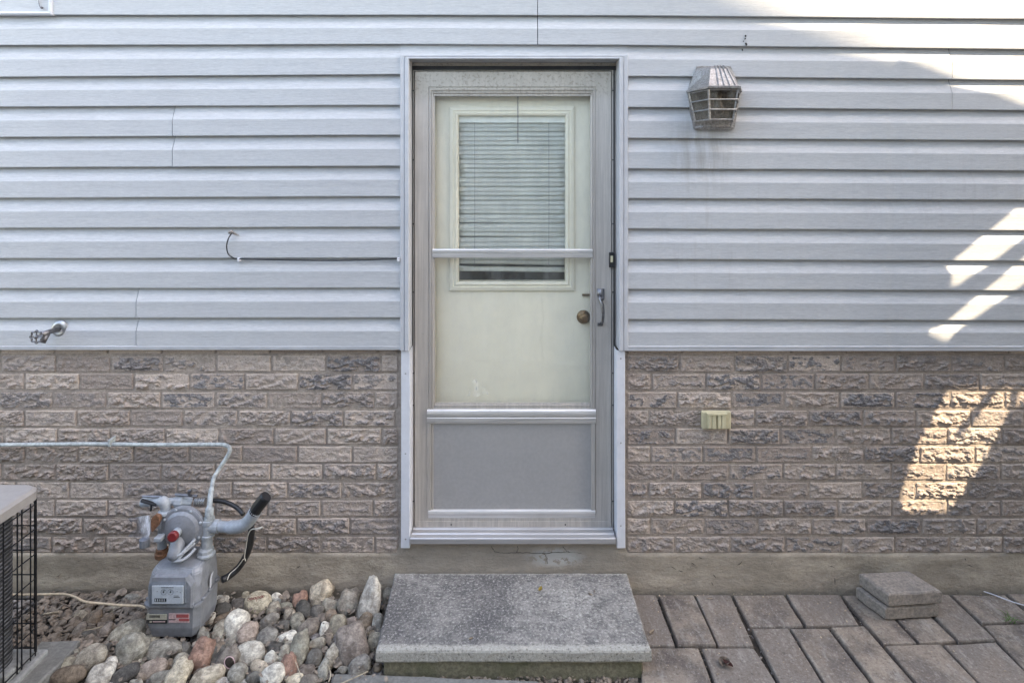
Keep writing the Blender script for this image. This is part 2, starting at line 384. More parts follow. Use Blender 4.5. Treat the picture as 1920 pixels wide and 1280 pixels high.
panel(11, PL, 255, 0, 0, 1); panel(11, 256.6, EL, -.0028, 1); panel(11, ER, PR)
# thin strip of siding over the head of the door, between row 1 and the trim
bm = BM(); loft(bm, [[(x, -.0125, za + .004), (x, -.0135, za), (x, -.026, Z(105, 2.68)), (x, -.0115, Z(105, 2.68))] for x, za in ((X(EL, 2.68) - .001, rowz(2, 745)), (X(ER, 2.68) + .001, rowz(2, 1180)))], True)
obj('siding_strip', bm, M_siding, house)
# starter trim under the siding
for a, b, ya, yb in ((PL, 754, 655, 657), (1172, PR, 658, 658)):
    bm = BM(); x0, x1 = X(a, DS), X(b, DS); zb = Z((ya + yb) / 2, DS); zt = Z(648.5, DS)
    loft(bm, [[(x, -.020, zt + .003), (x, -.0345, zt), (x, -.0362, zt - .0025), (x, -.033, zt - .005), (x, -.033, zb + .002), (x, -.029, zb), (x, -.004, zb), (x, -.004, zt)] for x in (x0, x1)], True)
    obj('starter_strip', bm, M_trim, house)

# sheathing behind the siding and mortar behind the brick, with the door opening left open
xl, xr = X(758), X(1166)
def wallbox(name, x0, x1, y0, y1, z0, z1, mat):
    bm = BM(); box(bm, x0, x1, y0, y1, z0, z1); return obj(name, bm, mat, house)
ZB = Z(657)
wallbox('sheathing', -3.6, xl, -.0085, .2, ZB + .025, 3.4, M_blackgap); wallbox('sheathing', xr, 3.6, -.0085, .2, ZB + .025, 3.4, M_blackgap)  # sheathing coloured black so slits between panels look shaded
wallbox('sheathing', xl, xr, -.0085, .2, Z(112), 3.4, M_blackgap)
ZF = Z(1036)                                      # foot of the brickwork

def mortar_bed(x0, x1, seed):
    bm = BM(); nx = int((x1 - x0) / .012); nz = int((ZB - ZF) / .008)
    rows = []
    for j in range(nz + 1):
        rows.append([bm.verts.new((x0 + (x1 - x0) * i / nx, -.0008 + .0032 * fbm(Vector((i * .25 + seed, j * .25, 1)), 3), ZF + (ZB - .0 - ZF) * j / nz)) for i in range(nx + 1)])
    for j in range(nz):
        for i in range(nx): bm.faces.new((rows[j][i], rows[j][i + 1], rows[j + 1][i + 1], rows[j + 1][i]))
    o = obj('mortar_bed', bm, M_mortar, house, smooth=True)
mortar_bed(-3.3, xl, 0); mortar_bed(xr, 3.3, 50)
wallbox('brick_backing', -3.3, xl, .012, .2, ZF, ZB, M_mortar); wallbox('brick_backing', xr, 3.3, .012, .2, ZF, ZB, M_mortar)

# ---- bricks: a few split-faced shapes shared by all
BW = 97.5 / 430; BH = 29.8 / 430
def brick_mesh(seed, w=BW):
    rs = random.Random(seed); nx = max(8, int(84 * w / BW)); nz = 26; o1 = rs.uniform(0, 100)
    lipv = rs.uniform(.16, .36); amp = rs.uniform(.55, 1.25); cut = rs.uniform(.0, .35) if rs.random() < .5 else 0
    me = bpy.data.meshes.new('brick'); V = []; rel = []; idx = {}
    lipa = rs.uniform(.15, 1.3); kind = rs.random(); cov = rs.uniform(-.6, .5); fq = rs.uniform(.7, 1.6); rw = rs.uniform(-.004, .010); flat_ = rs.choice((.35, .55, .8, 1, 1.15))
    for j in range(nz + 1):
        for i in range(nx + 1):
            u = i / nx; v = j / nz; x = (u - .5) * w; z = (v - .5) * BH
            ex = min(u, 1 - u) * w; ez = min(v, 1 - v) * BH; e = min(ex, ez)
            rim = 1 - max(0, 1 - e / .0034) ** 2
            mask = min(1, max(0, (ex - rw - .006 * mnoise.noise(Vector((z * 60, o1, u)))) / .010)) * min(1, max(0, (ez - rw * .5 - .004 * mnoise.noise(Vector((x * 40, o1, v)))) / .006))
            jl = lipv + .16 * mnoise.noise(Vector((x * 42, o1, 0))) + .07 * mnoise.noise(Vector((x * 130, o1, 3)))
            ln = .5 + .5 * mnoise.noise(Vector((x * 9, o1 + 7, 0)))
            t = (v - jl) / (1 - jl)
            saw = (max(0, 1 - t * 1.3)) if v > jl else max(0, 1 - (jl - v) / .06)
            r1 = 1 - abs(mnoise.noise(Vector((x * 48 * fq + o1, z * 110 * fq + x * 60 * (1 if kind > .5 else -.6), o1)))) * 2.2
            r2 = 1 - abs(mnoise.noise(Vector((x * 120 + o1, z * 240 - x * 70, o1 + 5)))) * 2
            f = fbm(Vector((x * 30, z * 50, o1 + 9)), 3)
            m2 = mask * min(1, max(0, .55 + cov + 2.2 * f))
            r3 = mnoise.noise(Vector((x * 260, z * 420, o1 + 2))); h = m2 * flat_ * (.0046 * amp * r1 + .0036 * r2 + .0016 * r3 + .0115 * lipa * ln * saw) + .0018 * f + .0006 * r3
            y = -.0040 - max(-.003, h - .0015 * mask) * 1.0 + (1 - rim) * .0075
            dx = (1 - rim) * .0006 * f; V.append((x + .0012 * mnoise.noise(Vector((z * 50, o1, u > .5))) * (ex < .004), y, z + .0016 * mnoise.noise(Vector((x * 22, o1, v > .5))) * (ez < .004)))
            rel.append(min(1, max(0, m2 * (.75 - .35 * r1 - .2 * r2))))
    Fc = []
    for j in range(nz):
        for i in range(nx):
            a = j * (nx + 1) + i; Fc.append((a, a + 1, a + nx + 2, a + nx + 1))
    # sides back into the mortar
    per = [j * 0 + i for i in range(nx + 1)] + [j * (nx + 1) + nx for j in range(1, nz + 1)] + [nz * (nx + 1) + i for i in range(nx - 1, -1, -1)] + [j * (nx + 1) for j in range(nz - 1, 0, -1)]
    b0 = len(V)
    for p in per: V.append((V[p][0], .011, V[p][2])); rel.append(0)
    n = len(per)
    for k in range(n): Fc.append((per[(k + 1) % n], per[k], b0 + k, b0 + (k + 1) % n))
    me.from_pydata(V, [], Fc); me.update()
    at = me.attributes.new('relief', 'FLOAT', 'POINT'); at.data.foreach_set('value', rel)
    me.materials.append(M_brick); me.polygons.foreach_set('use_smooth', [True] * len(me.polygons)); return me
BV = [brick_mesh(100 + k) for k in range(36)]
# how dark the photo shows individual bricks: (row, x in the photo) -> amount
DK = {1: [(254, .8), (353, .75), (655, 1.1), (50, .5), (1225, .7), (1430, .7), (1530, 1.0), (1630, .6), (1735, .5), (1840, .7)],
      2: [(400, 1.0), (602, 1.0), (700, .8), (1272, .7), (1378, 1.1), (1478, 1.1), (1580, .5), (1785, .6), (1890, .7)],
      3: [(50, .8), (150, .5), (353, 1.3), (455, .7), (655, .7), (1222, 1.3), (1427, 1.3), (1628, 1.3), (1730, 1.2)],
      4: [(400, .6), (603, .8), (700, .7), (1400, .8), (1480, .5), (1580, .8), (1683, .9), (1385, 1.1), (1880, .6)],
      5: [(1222, 1.1), (1425, .9), (1525, 1.1), (1630, .5), (1730, .5), (455, .3), (1860, .8)],
      6: [(1272, .8), (1374, 1.0), (1475, .8), (1680, .8), (1890, .9), (90, .3)],
      7: [(1425, .9), (1525, .5), (1630, .6), (1740, .6), (1850, .7), (640, .5)],
      8: [(1195, .7), (1370, 1.1), (1580, .4), (1680, .7), (90, .5), (300, .6), (600, .8), (1890, .6)],
      9: [(1320, 1.1), (1425, .5), (1525, .6), (1630, .6), (50, .7), (250, .6), (555, .7), (655, .5), (1850, .7)],
      10: [(1370, .8), (1570, .8), (1670, 1.0), (1770, .7), (1870, .6), (600, .8), (100, .6), (700, .6)],
      11: [(1420, .8), (1515, 1.0), (1640, .5), (50, .7), (455, .9), (560, .6), (655, .5), (1890, .6)]}
def darkness(row, px):
    for c, v in DK.get(row, []):
        if abs(c - px) < 48: return v
    return random.uniform(.12, .42)
ROWY = [697, 731, 765, 799, 832.8, 866.3, 899.6, 934, 967.5, 1001.3, 1035.5]
rb = random.Random(3); cutcache = {}
def put_brick(row, a, b):
    pc = (a + b) / 2; w = (b - a) / 430
    me = BV[rb.randrange(len(BV))] if abs(w - BW) < .012 else brick_mesh(rb.randrange(9999), w)
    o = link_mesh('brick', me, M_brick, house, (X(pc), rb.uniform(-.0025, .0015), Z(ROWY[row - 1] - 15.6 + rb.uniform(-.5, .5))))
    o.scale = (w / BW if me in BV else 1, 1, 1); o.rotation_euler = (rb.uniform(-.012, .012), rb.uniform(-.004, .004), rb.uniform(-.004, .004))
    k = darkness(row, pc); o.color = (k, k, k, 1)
for row in range(1, 12):
    off = [0, 0, 1, 0, 1, .05, .5, .0, .5, .05, .5, 0][row] if False else (0 if row % 2 else 1)
    left0 = {1: 102, 2: 43, 3: 100, 4: 43, 5: 107, 6: 53, 7: 99, 8: 42, 9: 102, 10: 46, 11: 101}[row]
    s = left0 - 101 * 6
    while s < 748:
        e = s + 100.9 + rb.uniform(-3.5, 3.5)
        a, b = s + 1.7, min(e - 1.7, 746)
        if b - a > 8: put_brick(row, a, b)
        s = e
    right0 = {1: 1274, 2: 1222, 3: 1268, 4: 1217, 5: 1267, 6: 1221, 7: 1265, 8: 1218, 9: 1266, 10: 1217, 11: 1268}[row]
    s = right0 - 101.5
    while s < 1920 + 300:
        e = s + 101.5 + rb.uniform(-3.5, 3.5)
        a, b = max(s + 1.7, 1176), e - 1.7
        if b - a > 8: put_brick(row, a, b)
        s = e
# the course that disappears behind the starter strip
for a in list(range(-200, 740, 101)) + list(range(1176, 2300, 102)):
    bm = BM(); box(bm, X(a + 2), X(min(a + 99, 746) if a < 740 else a + 100), -.006, .01, Z(662), Z(640), .003); o = obj('brick', bm, M_brick, house); o.color = (.5, .5, .5, 1)

# ---- foundation
bm = BM(); x0, x1 = -3.6, 3.6; nx = 300; nz = 14
def fy(x, z): return -.004 + .004 * fbm(Vector((x * 3, z * 9, 2)), 4) - .002 * math.exp(-((z - .03) / .03) ** 2)
def ftop(x): return ZF + .001 if not (xl - .02 < x < xr + .02) else .232
rows = []
for j in range(nz + 1):
    L = []
    for i in range(nx + 1):
        x = x0 + (x1 - x0) * i / nx; zt = ftop(x); z = -.06 + (zt + .06) * j / nz; L.append(bm.verts.new((x, fy(x, z), z)))
    rows.append(L)
top = [bm.verts.new((v.co.x, .19, v.co.z)) for v in rows[-1]]; rows.append(top)
for a, b in zip(rows, rows[1:]):
    for i in range(nx): bm.faces.new((a[i], a[i + 1], b[i + 1], b[i]))
obj('foundation', bm, M_found, house, smooth=True)
# cracks in the parging under the sill
def crack(pts, r=.0011):
    bm = BM(); q = []
    for a, b in zip(pts, pts[1:]):
        for k in range(5):
            t = k / 5; q.append(P(a[0] + (b[0] - a[0]) * t + random.uniform(-.8, .8), a[1] + (b[1] - a[1]) * t + random.uniform(-.8, .8), 2.694))
    q.append(P(*pts[-1], 2.694)); tube(bm, q, [r * random.uniform(.5, 1.3) for _ in q], 4); obj('crack', bm, M_soil, house)
crack([(922, 1024), (927, 1034), (945, 1036), (968, 1035), (998, 1036), (1020, 1037), (1042, 1035), (1068, 1034), (1090, 1036)])
crack([(970, 1023), (971, 1029), (969, 1035)]); crack([(1056, 1024), (1062, 1032), (1068, 1034)]); crack([(1020, 1037), (1026, 1045), (1027, 1056)], .0009)
# chips and scratches on the parging
for px, py, a in [(1314, 1046, .5), (1388, 1055, -.8), (1336, 1095, 1.2), (1445, 1045, 1.4), (1448, 1056, -1), (1277, 1070, .4), (1565, 1090, 1.5), (1300, 1056, .6), (1340, 1080, 1.0), (110, 1078, -.6), (150, 1050, -.5), (560, 1062, -.4), (1820, 1060, .3), (1560, 1062, .2), (1810, 1048, 1.2), (1262, 1064, .5)]:
    bm = BM(); l = random.uniform(3, 8); q = [P(px + l * t * math.cos(a) + random.uniform(-1, 1), py + l * t * math.sin(a) + random.uniform(-1, 1), 2.694) for t in (-1, -.3, .3, 1)]
    tube(bm, q, [.0004, .0016, .0012, .0003], 5); obj('chip', bm, M_soil, house)

# ---- upper left window, cut by the frame of the photo
win = None
bm = BM(); wx1 = X(97, 2.66); wz0 = Z(28, 2.66)
rects(bm, [(-2.9, wx1, wz0, 3.1, -.012), (-2.9, wx1, wz0, 3.1, -.040), (-2.895, wx1 - .006, wz0 + .006, 3.095, -.044), (-2.88, wx1 - .012, wz0 + .010, 3.085, -.038), (-2.87, wx1 - .018, wz0 + .014, 3.07, -.036), (-2.87, wx1 - .018, wz0 + .014, 3.07, -.012)])
win = obj('window', bm, M_white, house)
bm = BM(); rects(bm, [(-2.87, wx1 - .019, wz0 + .0145, 3.07, -.014), (-2.87, wx1 - .019, wz0 + .0145, 3.07, -.030), (-2.86, wx1 - .026, wz0 + .020, 3.06, -.030), (-2.86, wx1 - .026, wz0 + .020, 3.06, -.02)]); obj('sash', bm, M_white, win)
bm = BM(); box(bm, -2.86, wx1 - .026, -.024, -.020, wz0 + .02, 3.06); obj('pane', bm, M_slat, win)
bm = BM(); tube(bm, spline([P(72, -6, 2.66), P(73, 6, 2.66), P(75, 13, 2.655), P(78, 15, 2.65)], 4), .0022, 6); lathe(bm, P(79, 15, 2.66), (0, -1, 0), [(.0055, 0), (.0055, .004), (.002, .007)], 10); obj('latch', bm, M_pewter, win)

# ---- door casing
TF = 2.663; yT = TF - D0
ox0, ox1, oz1 = X(750, TF), X(1178, TF), Z(103, TF)
ix0, ix1, iz1 = X(767, TF), X(1161, TF), Z(111, TF)
zc = Z(657, TF)
bm = BM()
def U(x0, x1, z1, y, zb): return [(x0, y, zb), (x0, y, z1), (x1, y, z1), (x1, y, zb)]
def uloft(bm, L):
    vv = [[bm.verts.new(p) for p in q] for q in L]
    for a, b in zip(vv, vv[1:]):
        for i in range(3): bm.faces.new((a[i], a[i + 1], b[i + 1], b[i]))
uloft(bm, [U(ox0, ox1, oz1, -.010, zc), U(ox0, ox1, oz1, yT + .004, zc), U(ox0 + .002, ox1 - .002, oz1 - .002, yT, zc), U(ox0 + .018, ox1 - .018, oz1 - .007, yT, zc),
           U(ox0 + .0185, ox1 - .0185, oz1 - .0075, yT + .003, zc), U(ox0 + .021, ox1 - .021, oz1 - .010, yT + .003, zc), U(ox0 + .0215, ox1 - .0215, oz1 - .0105, yT - .003, zc),
           U(ix0 - .002, ix1 + .002, iz1 + .002, yT - .004, zc), U(ix0, ix1, iz1, yT, zc), U(ix0, ix1, iz1, .075, zc), U(ix0 - .03, ix1 + .03, iz1 + .03, .075, zc)])
casing = obj('door_casing', bm, M_trim, house)
zlow = Z(1026, 2.675)
for s, a, b in ((-1, 752, 769), (1, 1172, 1156)):
    bm = BM(); xa, xb = X(a, 2.672), X(b, 2.672); y = -.028
    zz = [zlow, zc - .0]
    L = [[(xa, -.004, z), (xa, y + .002, z), (xa - s * .002, y, z), (xb + s * .0025, y - .001, z), (xb, y + .0015, z), (xb, .075, z), (xb + s * .02, .075, z)] for z in [zlow, .5, .8, zc]]
    for k, q in enumerate(L):
        for j in range(len(q)): q[j] = (q[j][0] + (.0015 if k == 0 else 0) * s, q[j][1], q[j][2])
    vv = [[bm.verts.new(p) for p in q] for q in L]
    for p, q in zip(vv, vv[1:]):
        for i in range(6): bm.faces.new((p[i], p[i + 1], q[i + 1], q[i]))
    bm.faces.new(vv[0]); lc = obj('lower_casing', bm, M_white, house)
    for py in (700, 850, 1010) if s < 0 else (672, 830, 985):
        bm = BM(); lathe(bm, (((xa + xb) / 2), y - .0003, Z(py, 2.672)), (0, -1, 0), [(.004, 0), (.0035, .0012), (.001, .0018)], 8); obj('nail', bm, M_steel, lc)

# storm door mounting frame: slim strips in the reveal
DD = 2.74; yD = DD - D0
dx0, dx1, dz1, dz0 = X(777.5, DD), X(1146.5, DD), Z(134, DD), Z(990.5, DD)
bm = BM()
uloft(bm, [U(ix0, ix1, iz1, .05, .25), U(ix0 + .006, ix1 - .006, iz1 - .012, .05, .25), U(ix0 + .0065, ix1 - .0065, iz1 - .0125, .044, .25), U(dx0 - .0035, dx1 + .0035, dz1 + .0035, .044, .25), U(dx0 - .003, dx1 + .003, dz1 + .003, .08, .25)])
mf = obj('mounting_frame', bm, M_alu, house)
for py in (170, 300, 420, 548, 700, 760, 940):
    for xx in (dx0 - .0065, dx1 + .0065):
        bm = BM(); lathe(bm, (xx, .0437, Z(py, DD)), (0, -1, 0), [(.0032, 0), (.0028, .0015), (.001, .002)], 8); obj('screw', bm, M_black, mf)
bm = BM(); uloft(bm, [U(dx0 - .004, dx1 + .004, dz1 + .006, .0805, .24), U(dx0 + .02, dx1 - .02, dz1 - .02, .0805, .24)]); obj('gasket', bm, M_blackgap, house)
wallbox('jamb', -.50, ix0 - .001, .076, .20, .2, 2.33, M_room); wallbox('jamb', ix1 + .001, .50, .076, .20, .2, 2.33, M_room)

pbox_ = None
bm = BM(); box(bm, ix0 + .001, ix1 - .001, .0405, .0495, Z(131.5, DD), Z(124, DD)); box(bm, X(1150.2, DD), X(1152.8, DD), .0405, .0495, .26, Z(132, DD)); box(bm, X(771.5, DD), X(773.2, DD), .0405, .0495, .26, Z(132, DD)); obj('dark_gap_strip', bm, M_blackgap, house)  # black strips standing in for the shade in the frame gaps
# sill
sx0, sx1 = X(769, 2.662), X(1154, 2.662)
bm = BM(); zs = Z(1008, 2.662)
prof = [(.10, .2575), (.058, .2572), (.055, .253), (.045, .2528), (.042, .2572), (.030, .2562), (.027, .2525), (.016, .252), (.013, .2555), (-.004, .2542), (-.008, .250), (-.022, .249), (-.026, .2535), (-.038, .2525), (-.041, .2495), (-.041, .2285), (-.036, .2265), (.10, .2265)]
loft(bm, [[(x, y, z + (zs - .2525)) for y, z in prof] for x in (sx0, sx1)], True); obj('door_sill', bm, M_sill, house)

# ---- storm door
bm = BM()
def LP(a, b, t, bo, y): return (X(a, DD), X(b, DD), Z(bo, DD), Z(t, DD), y)
rects(bm, [LP(777.5, 1146.5, 134, 990.5, .072), LP(777.5, 1146.5, 134, 990.5, yD + .002), LP(778.5, 1145.5, 135, 989.5, yD), LP(803, 1117.5, 163, 966, yD), LP(803.6, 1117, 163.7, 965.5, yD + .004),
           LP(805, 1115.5, 165, 964, yD + .004), LP(805.5, 1115, 165.6, 963.5, yD - .001), LP(808, 1112.7, 169, 961.5, yD - .001), LP(808.6, 1112, 170, 961, yD + .005), LP(809.6, 1111, 171, 960, yD + .005),
           LP(810, 1110.5, 172, 959.5, yD + .001), LP(812, 1109.5, 175, 957.5, yD + .002), LP(812.5, 1109, 176, 957, yD + .008), LP(814.5, 1107.5, 179.5, 956.5, yD + .008), LP(814.7, 1107.3, 180, 956.4, yD + .022)])
sd = obj('storm_door', bm, M_alu, house)
sd['label'] = 'weathered aluminium storm door frame with stepped mouldings'
def pbox(name, a, b, t, bo, y0, y1, mat, par, bev=0, d=DD):
    bm = BM(); box(bm, X(a, d), X(b, d), y0, y1, Z(bo, d), Z(t, d), bev); return obj(name, bm, mat, par)
pbox('glass_pane', 813, 1109, 178, 472, yD + .014, yD + .017, M_glass, sd)
pbox('glass_pane', 813, 1109, 476, 760, yD + .019, yD + .022, M_glass, sd)
def bar(name, a, b, prof, mat, mit=0):
    """horizontal moulding: prof = (photo y, depth); mit widens its back for mitred ends"""
    bm = BM(); L = []
    pf = [(y, d) for y, d in prof]
    L0_ = [(X(a + mit * k, DD), yD + d, Z(y, DD)) for (y, d), k in zip(pf, [0] * len(pf))]
    L1_ = [(X(b - mit * k, DD), yD + d, Z(y, DD)) for (y, d), k in zip(pf, [0] * len(pf))]
    loft(bm, [L0_, L1_], True); return obj(name, bm, mat, sd)
bar('crossbar', 811, 1111, [(467, .012), (467, -.003), (468.5, -.005), (473.5, -.005), (474.5, -.001), (476, -.001), (476.5, -.0035), (482, -.003), (483.5, -.001), (483.5, .016)], M_alu_h)
bar('lower_ledge', 815, 1106, [(756.5, .016), (756.5, .008), (759, .008), (759.5, .004), (763, .004), (763.6, .007), (768, .005), (769, .012)], M_alu)
bar('moulding', 801, 1117, [(767, .010), (767, -.003), (769, -.008), (773, -.0105), (777.5, -.0105), (779, -.0065), (781.5, -.0065), (782.5, -.009), (789, -.0085), (791.5, -.006), (793.5, -.003), (793.5, .010)], M_alu_h)
bar('moulding', 803, 1116, [(955.5, .010), (955.5, 0), (957, -.006), (960, -.0085), (963, -.007), (965, -.003), (968, -.001), (972, .0005), (973, .006)], M_alu_h)
bar('bottom_sweep', 781, 1141, [(976.5, .006), (976.5, -.002), (978, -.0025), (989.8, -.0025), (991, -.001), (991, .006)], M_alu)
for a, b in ((801, 807.5), (1108.5, 1115.5)):
    pbox('side_moulding', a, b, 794, 955.5, yD - .003, yD + .01, M_alu, sd, .0015)
pbox('kick_panel', 806, 1110, 790, 960, yD + .006, yD + .009, M_kick, sd)
for px, py in ((846, 983), (1060, 983)):
    bm = BM(); lathe(bm, P(px, py, DD - .003), (0, -1, 0), [(.0036, 0), (.003, .0015), (.001, .002)], 8); obj('screw', bm, M_black, sd)
# pull handle with a thumb button
bm = BM()
prism(bm, [(X(1119, DD), Z(541, DD)), (X(1133, DD), Z(541, DD)), (X(1133, DD), Z(557, DD)), (X(1128, DD), Z(566, DD)), (X(1120, DD), Z(556, DD))], yD - .006, yD)
tube(bm, [P(1124, 552, DD - .006), P(1125, 561, DD - .02), P(1130, 572, DD - .03), P(1131, 588, DD - .032), P(1130, 603, DD - .026), P(1126, 607, DD - .006)], [.006, .007, .0075, .0065, .006, .0065], 10)
hd = obj('handle', bm, M_pewter, sd, smooth=True)
bm = BM(); lathe(bm, P(1129, 559, DD - .018), (0, -1, 0), [(.009, 0), (.009, .010), (.0075, .013), (.002, .014)], 16); obj('thumb_button', bm, M_pewter, hd)
bm = BM(); box(bm, X(1120, DD), X(1130, DD), yD - .004, yD, Z(611, DD), Z(605, DD), .001); obj('handle_foot', bm, M_pewter, hd)
# wind chain hanging behind the glass: hooked to the top of the storm door
bm = BM(); zz = Z(180, 2.757); k = 0
while zz > Z(266, 2.757):
    cx = X(971, 2.757) + .0003 * math.sin(k); L = []
    for a in range(10):
        t = a * math.pi / 5; u = .0026 * math.cos(t); w = .0062 * math.sin(t)
        L.append(Vector((cx + (u if k % 2 else u * .2), .0685 + (u * .2 if k % 2 else u), zz + w)))
    tube(bm, L + [L[0]], .0011, 5, False); zz -= .0102; k += 1
obj('chain', bm, M_pewter, sd)

# ---- entry door behind it
ED = 2.80; yE = ED - D0
bm = BM()
rects(bm, [(-.46, .47, .245, 2.34, yE + .045), (-.46, .47, .245, 2.34, yE), (X(852, ED), X(1068, ED), Z(536, ED), Z(209, ED), yE), (X(852, ED), X(1068, ED), Z(536, ED), Z(209, ED), yE + .045)])
ed = obj('entry_door', bm, M_cream, house)
def LE(a, b, t, bo, y): return (X(a, ED), X(b, ED), Z(bo, ED), Z(t, ED), yE + y)
bm = BM(); rects(bm, [LE(842, 1077.5, 200, 545.5, .001), LE(842, 1077.5, 200, 545.5, -.006), LE(844.5, 1075, 203, 543, -.010), LE(850, 1070, 208, 537.5, -.012), LE(851, 1069, 209, 536.5, -.008), LE(854, 1066, 212, 533.5, -.009), LE(855, 1065, 213, 532.5, -.013), LE(858.5, 1061.5, 216.5, 529, -.010), LE(860, 1060, 218, 527.5, -.003), LE(860, 1060, 218, 527.5, .044)])
wf = obj('window_frame', bm, M_insert, ed)
pbox('window_pane', 858, 1062, 216, 530, yE + .004, yE + .007, M_pane, ed, d=ED)
BD = 2.828
def slat(py, tiltang=0, name='blind_slat', xa=861, xb=1059, dl=0, dr=0, bow=0):
    bm = BM(); n = 14; L = []
    for i in range(n + 1):
        t = i / n; x = X(xa + (xb - xa) * t, BD); z = Z(py + dl * (1 - t) + dr * t + bow * math.sin(t * math.pi) + .25 * mnoise.noise(Vector((t * 4, py, 0))), BD)
        th = R(73 + tiltang); w = .0114
        q = []
        for s in (-1, -.4, .4, 1):
            c = .0016 * (1 - s * s)
            q.append(Vector((x, .122 + math.cos(th) * w * s - c, z - math.sin(th) * w * s * -1)))
        L.append(q)
    vv = [[bm.verts.new(p) for p in q] for q in L]
    for p, q in zip(vv, vv[1:]):
        for i in range(3): bm.faces.new((p[i], p[i + 1], q[i + 1], q[i]))
    r = bmesh.ops.solidify(bm, geom=bm.faces[:], thickness=.0005)
    return obj(name, bm, M_slat, ed, smooth=True)
y = 234.0; k = 0
while y < 500:
    dl = dr = bw = 0; ta = random.uniform(-1, 1)
    if 392 < y < 470: dl = random.uniform(-2.2, 1.6); ta += random.uniform(-3, 5)
    if y > 470: dl = -(y - 470) * .06; dr = (y - 470) * .06
    if y > 492: dl = 4; dr = 6
    slat(y, ta, dl=dl, dr=dr, bow=bw); y += 8.55; k += 1
bm = BM(); box(bm, X(861, BD), X(1059, BD), .110, .135, Z(231, BD), Z(214, BD), .002); obj('blind_headrail', bm, M_slat, ed)
bm = BM(); q0, q1 = P(861, 500, BD), P(1058, 507, BD); tube(bm, [q0, q1], .005, 6); obj('blind_rail', bm, M_slat, ed)
for px in (890, 1029):
    bm = BM(); tube(bm, [P(px, 228, 2.815), P(px + .3, 380, 2.814), P(px, 502, 2.815)], .0006, 4); obj('blind_cord', bm, M_curtain, ed)
# knob and deadbolt
bm = BM(); lathe(bm, P(1094, 594, ED), (0, -1, 0), [(.031, -.002), (.031, .003), (.028, .006), (.013, .008), (.011, .018), (.019, .024), (.0215, .031), (.018, .037), (.008, .040), (.001, .0405)], 28); obj('knob', bm, M_brass, ed, smooth=True)
bm = BM(); box(bm, X(1091, ED), X(1112, ED), yE - .012, yE, Z(554, ED), Z(550.5, ED), .001); obj('thumb_turn', bm, M_brass, ed)
# torn sticker remains on the lower glass
bm = BM(); prism(bm, [(X(x, DD), Z(y_, DD)) for x, y_ in [(876, 745), (880, 738), (878, 733), (884, 736), (889, 728), (884, 716), (890, 712), (899, 724), (912, 733), (916, 742), (905, 741), (893, 747), (884, 743)]], yD + .0178, yD + .0186)
obj('sticker_remnant', bm, glass_mat('sticker_film', .45, (1, 1, 1), (1.0, 1.0, .95)), sd)

# dark room behind
bm = BM(); box(bm, -.9, .9, .201, 1.6, .2, 2.5); rm = obj('room', bm, M_room, house)
bm = BM(); L = [[(x, .30 + .02 * math.sin(x * 60), z) for x in [-.2 + .4 * i / 60 for i in range(61)]] for z in (1.2, 2.2)]
vv = [[bm.verts.new(p) for p in q] for q in L]
for i in range(60): bm.faces.new((vv[0][i], vv[0][i + 1], vv[1][i + 1], vv[1][i]))
obj('curtain', bm, M_curtain, house)
rm.data.flip_normals() if hasattr(rm.data, 'flip_normals') else None
# floor of the opening, under the doors
wallbox('threshold', -.47, .48, .06, .2, .20, .2455, M_room)

# holes left where an older fixture was torn off
for k, (px, py, r) in enumerate([(1398, 68, .0035), (1397, 73, .003), (1399, 83, .005), (1392, 94, .003), (1391, 110, .0032), (1394, 78, .002)]):
    bm = BM(); c = P(px, py, DS - .0045 if k not in (3, 4) else DS + .005); q = [(c.x + r * random.uniform(.6, 1.3) * math.cos(a), c.z + r * 1.5 * random.uniform(.6, 1.3) * math.sin(a)) for a in [i * .7 for i in range(9)]]
    prism(bm, q, c.y - .0012, c.y + .0005); obj('nail_hole', bm, M_blackgap, house)

# ------------------------------------------------------------------ doorbell
db = thing('doorbell', 'small dark doorbell with an ivory button on the storm door jamb', 'doorbell', P(1147.5, 487, 2.735))
bm = BM(); box(bm, X(1142, 2.735), X(1152.5, 2.735), .026, .0435, Z(501, 2.735), Z(473, 2.735), .002); obj('plate', bm, M_black, db)
bm = BM(); box(bm, X(1145.2, 2.72), X(1149.5, 2.72), .021, .030, Z(492, 2.72), Z(480, 2.72), .001); obj('button', bm, M_outlet, db)

# ------------------------------------------------------------------ wall lamp
LX, LZ = .868, 2.10
wl = thing('wall_lamp', 'pitted pewter coach lamp with a caged glass box on the siding', 'wall lamp', (LX, -.03, LZ))
def trap(hb, hf, y0, y1, z, zf=None): return [(LX - hb, y0, z), (LX - hf, y1, z if zf is None else zf), (LX + hf, y1, z if zf is None else zf), (LX + hb, y0, z)]
bm = BM(); prism(bm, [(LX - .115, 2.175), (LX - .072, 2.285), (LX + .072, 2.285), (LX + .115, 2.175), (LX + .088, 2.020), (LX + .078, 2.012), (LX - .078, 2.012), (LX - .088, 2.020)], -.040, -.022); obj('back_plate', bm, M_lampm, wl)
bm = BM()
loft(bm, [trap(.120, .068, -.041, -.168, 2.172), trap(.120, .068, -.041, -.170, 2.180), trap(.110, .060, -.041, -.158, 2.186), trap(.082, .036, -.041, -.105, 2.262), trap(.068, .026, -.041, -.085, 2.276)], True)
rf = obj('hood', bm, M_lampm, wl)
for k in range(4):
    t = -.014 + k * .0115; bm = BM()
    tube(bm, [(LX + t * 2.0 + .008, -.1595, 2.188), (LX + t * 1.35 + .006, -.107, 2.2645), (LX + t + .004, -.086, 2.279), (LX + t + .004, -.045, 2.2795)], .0022, 5); obj('rib', bm, M_lampm, rf)
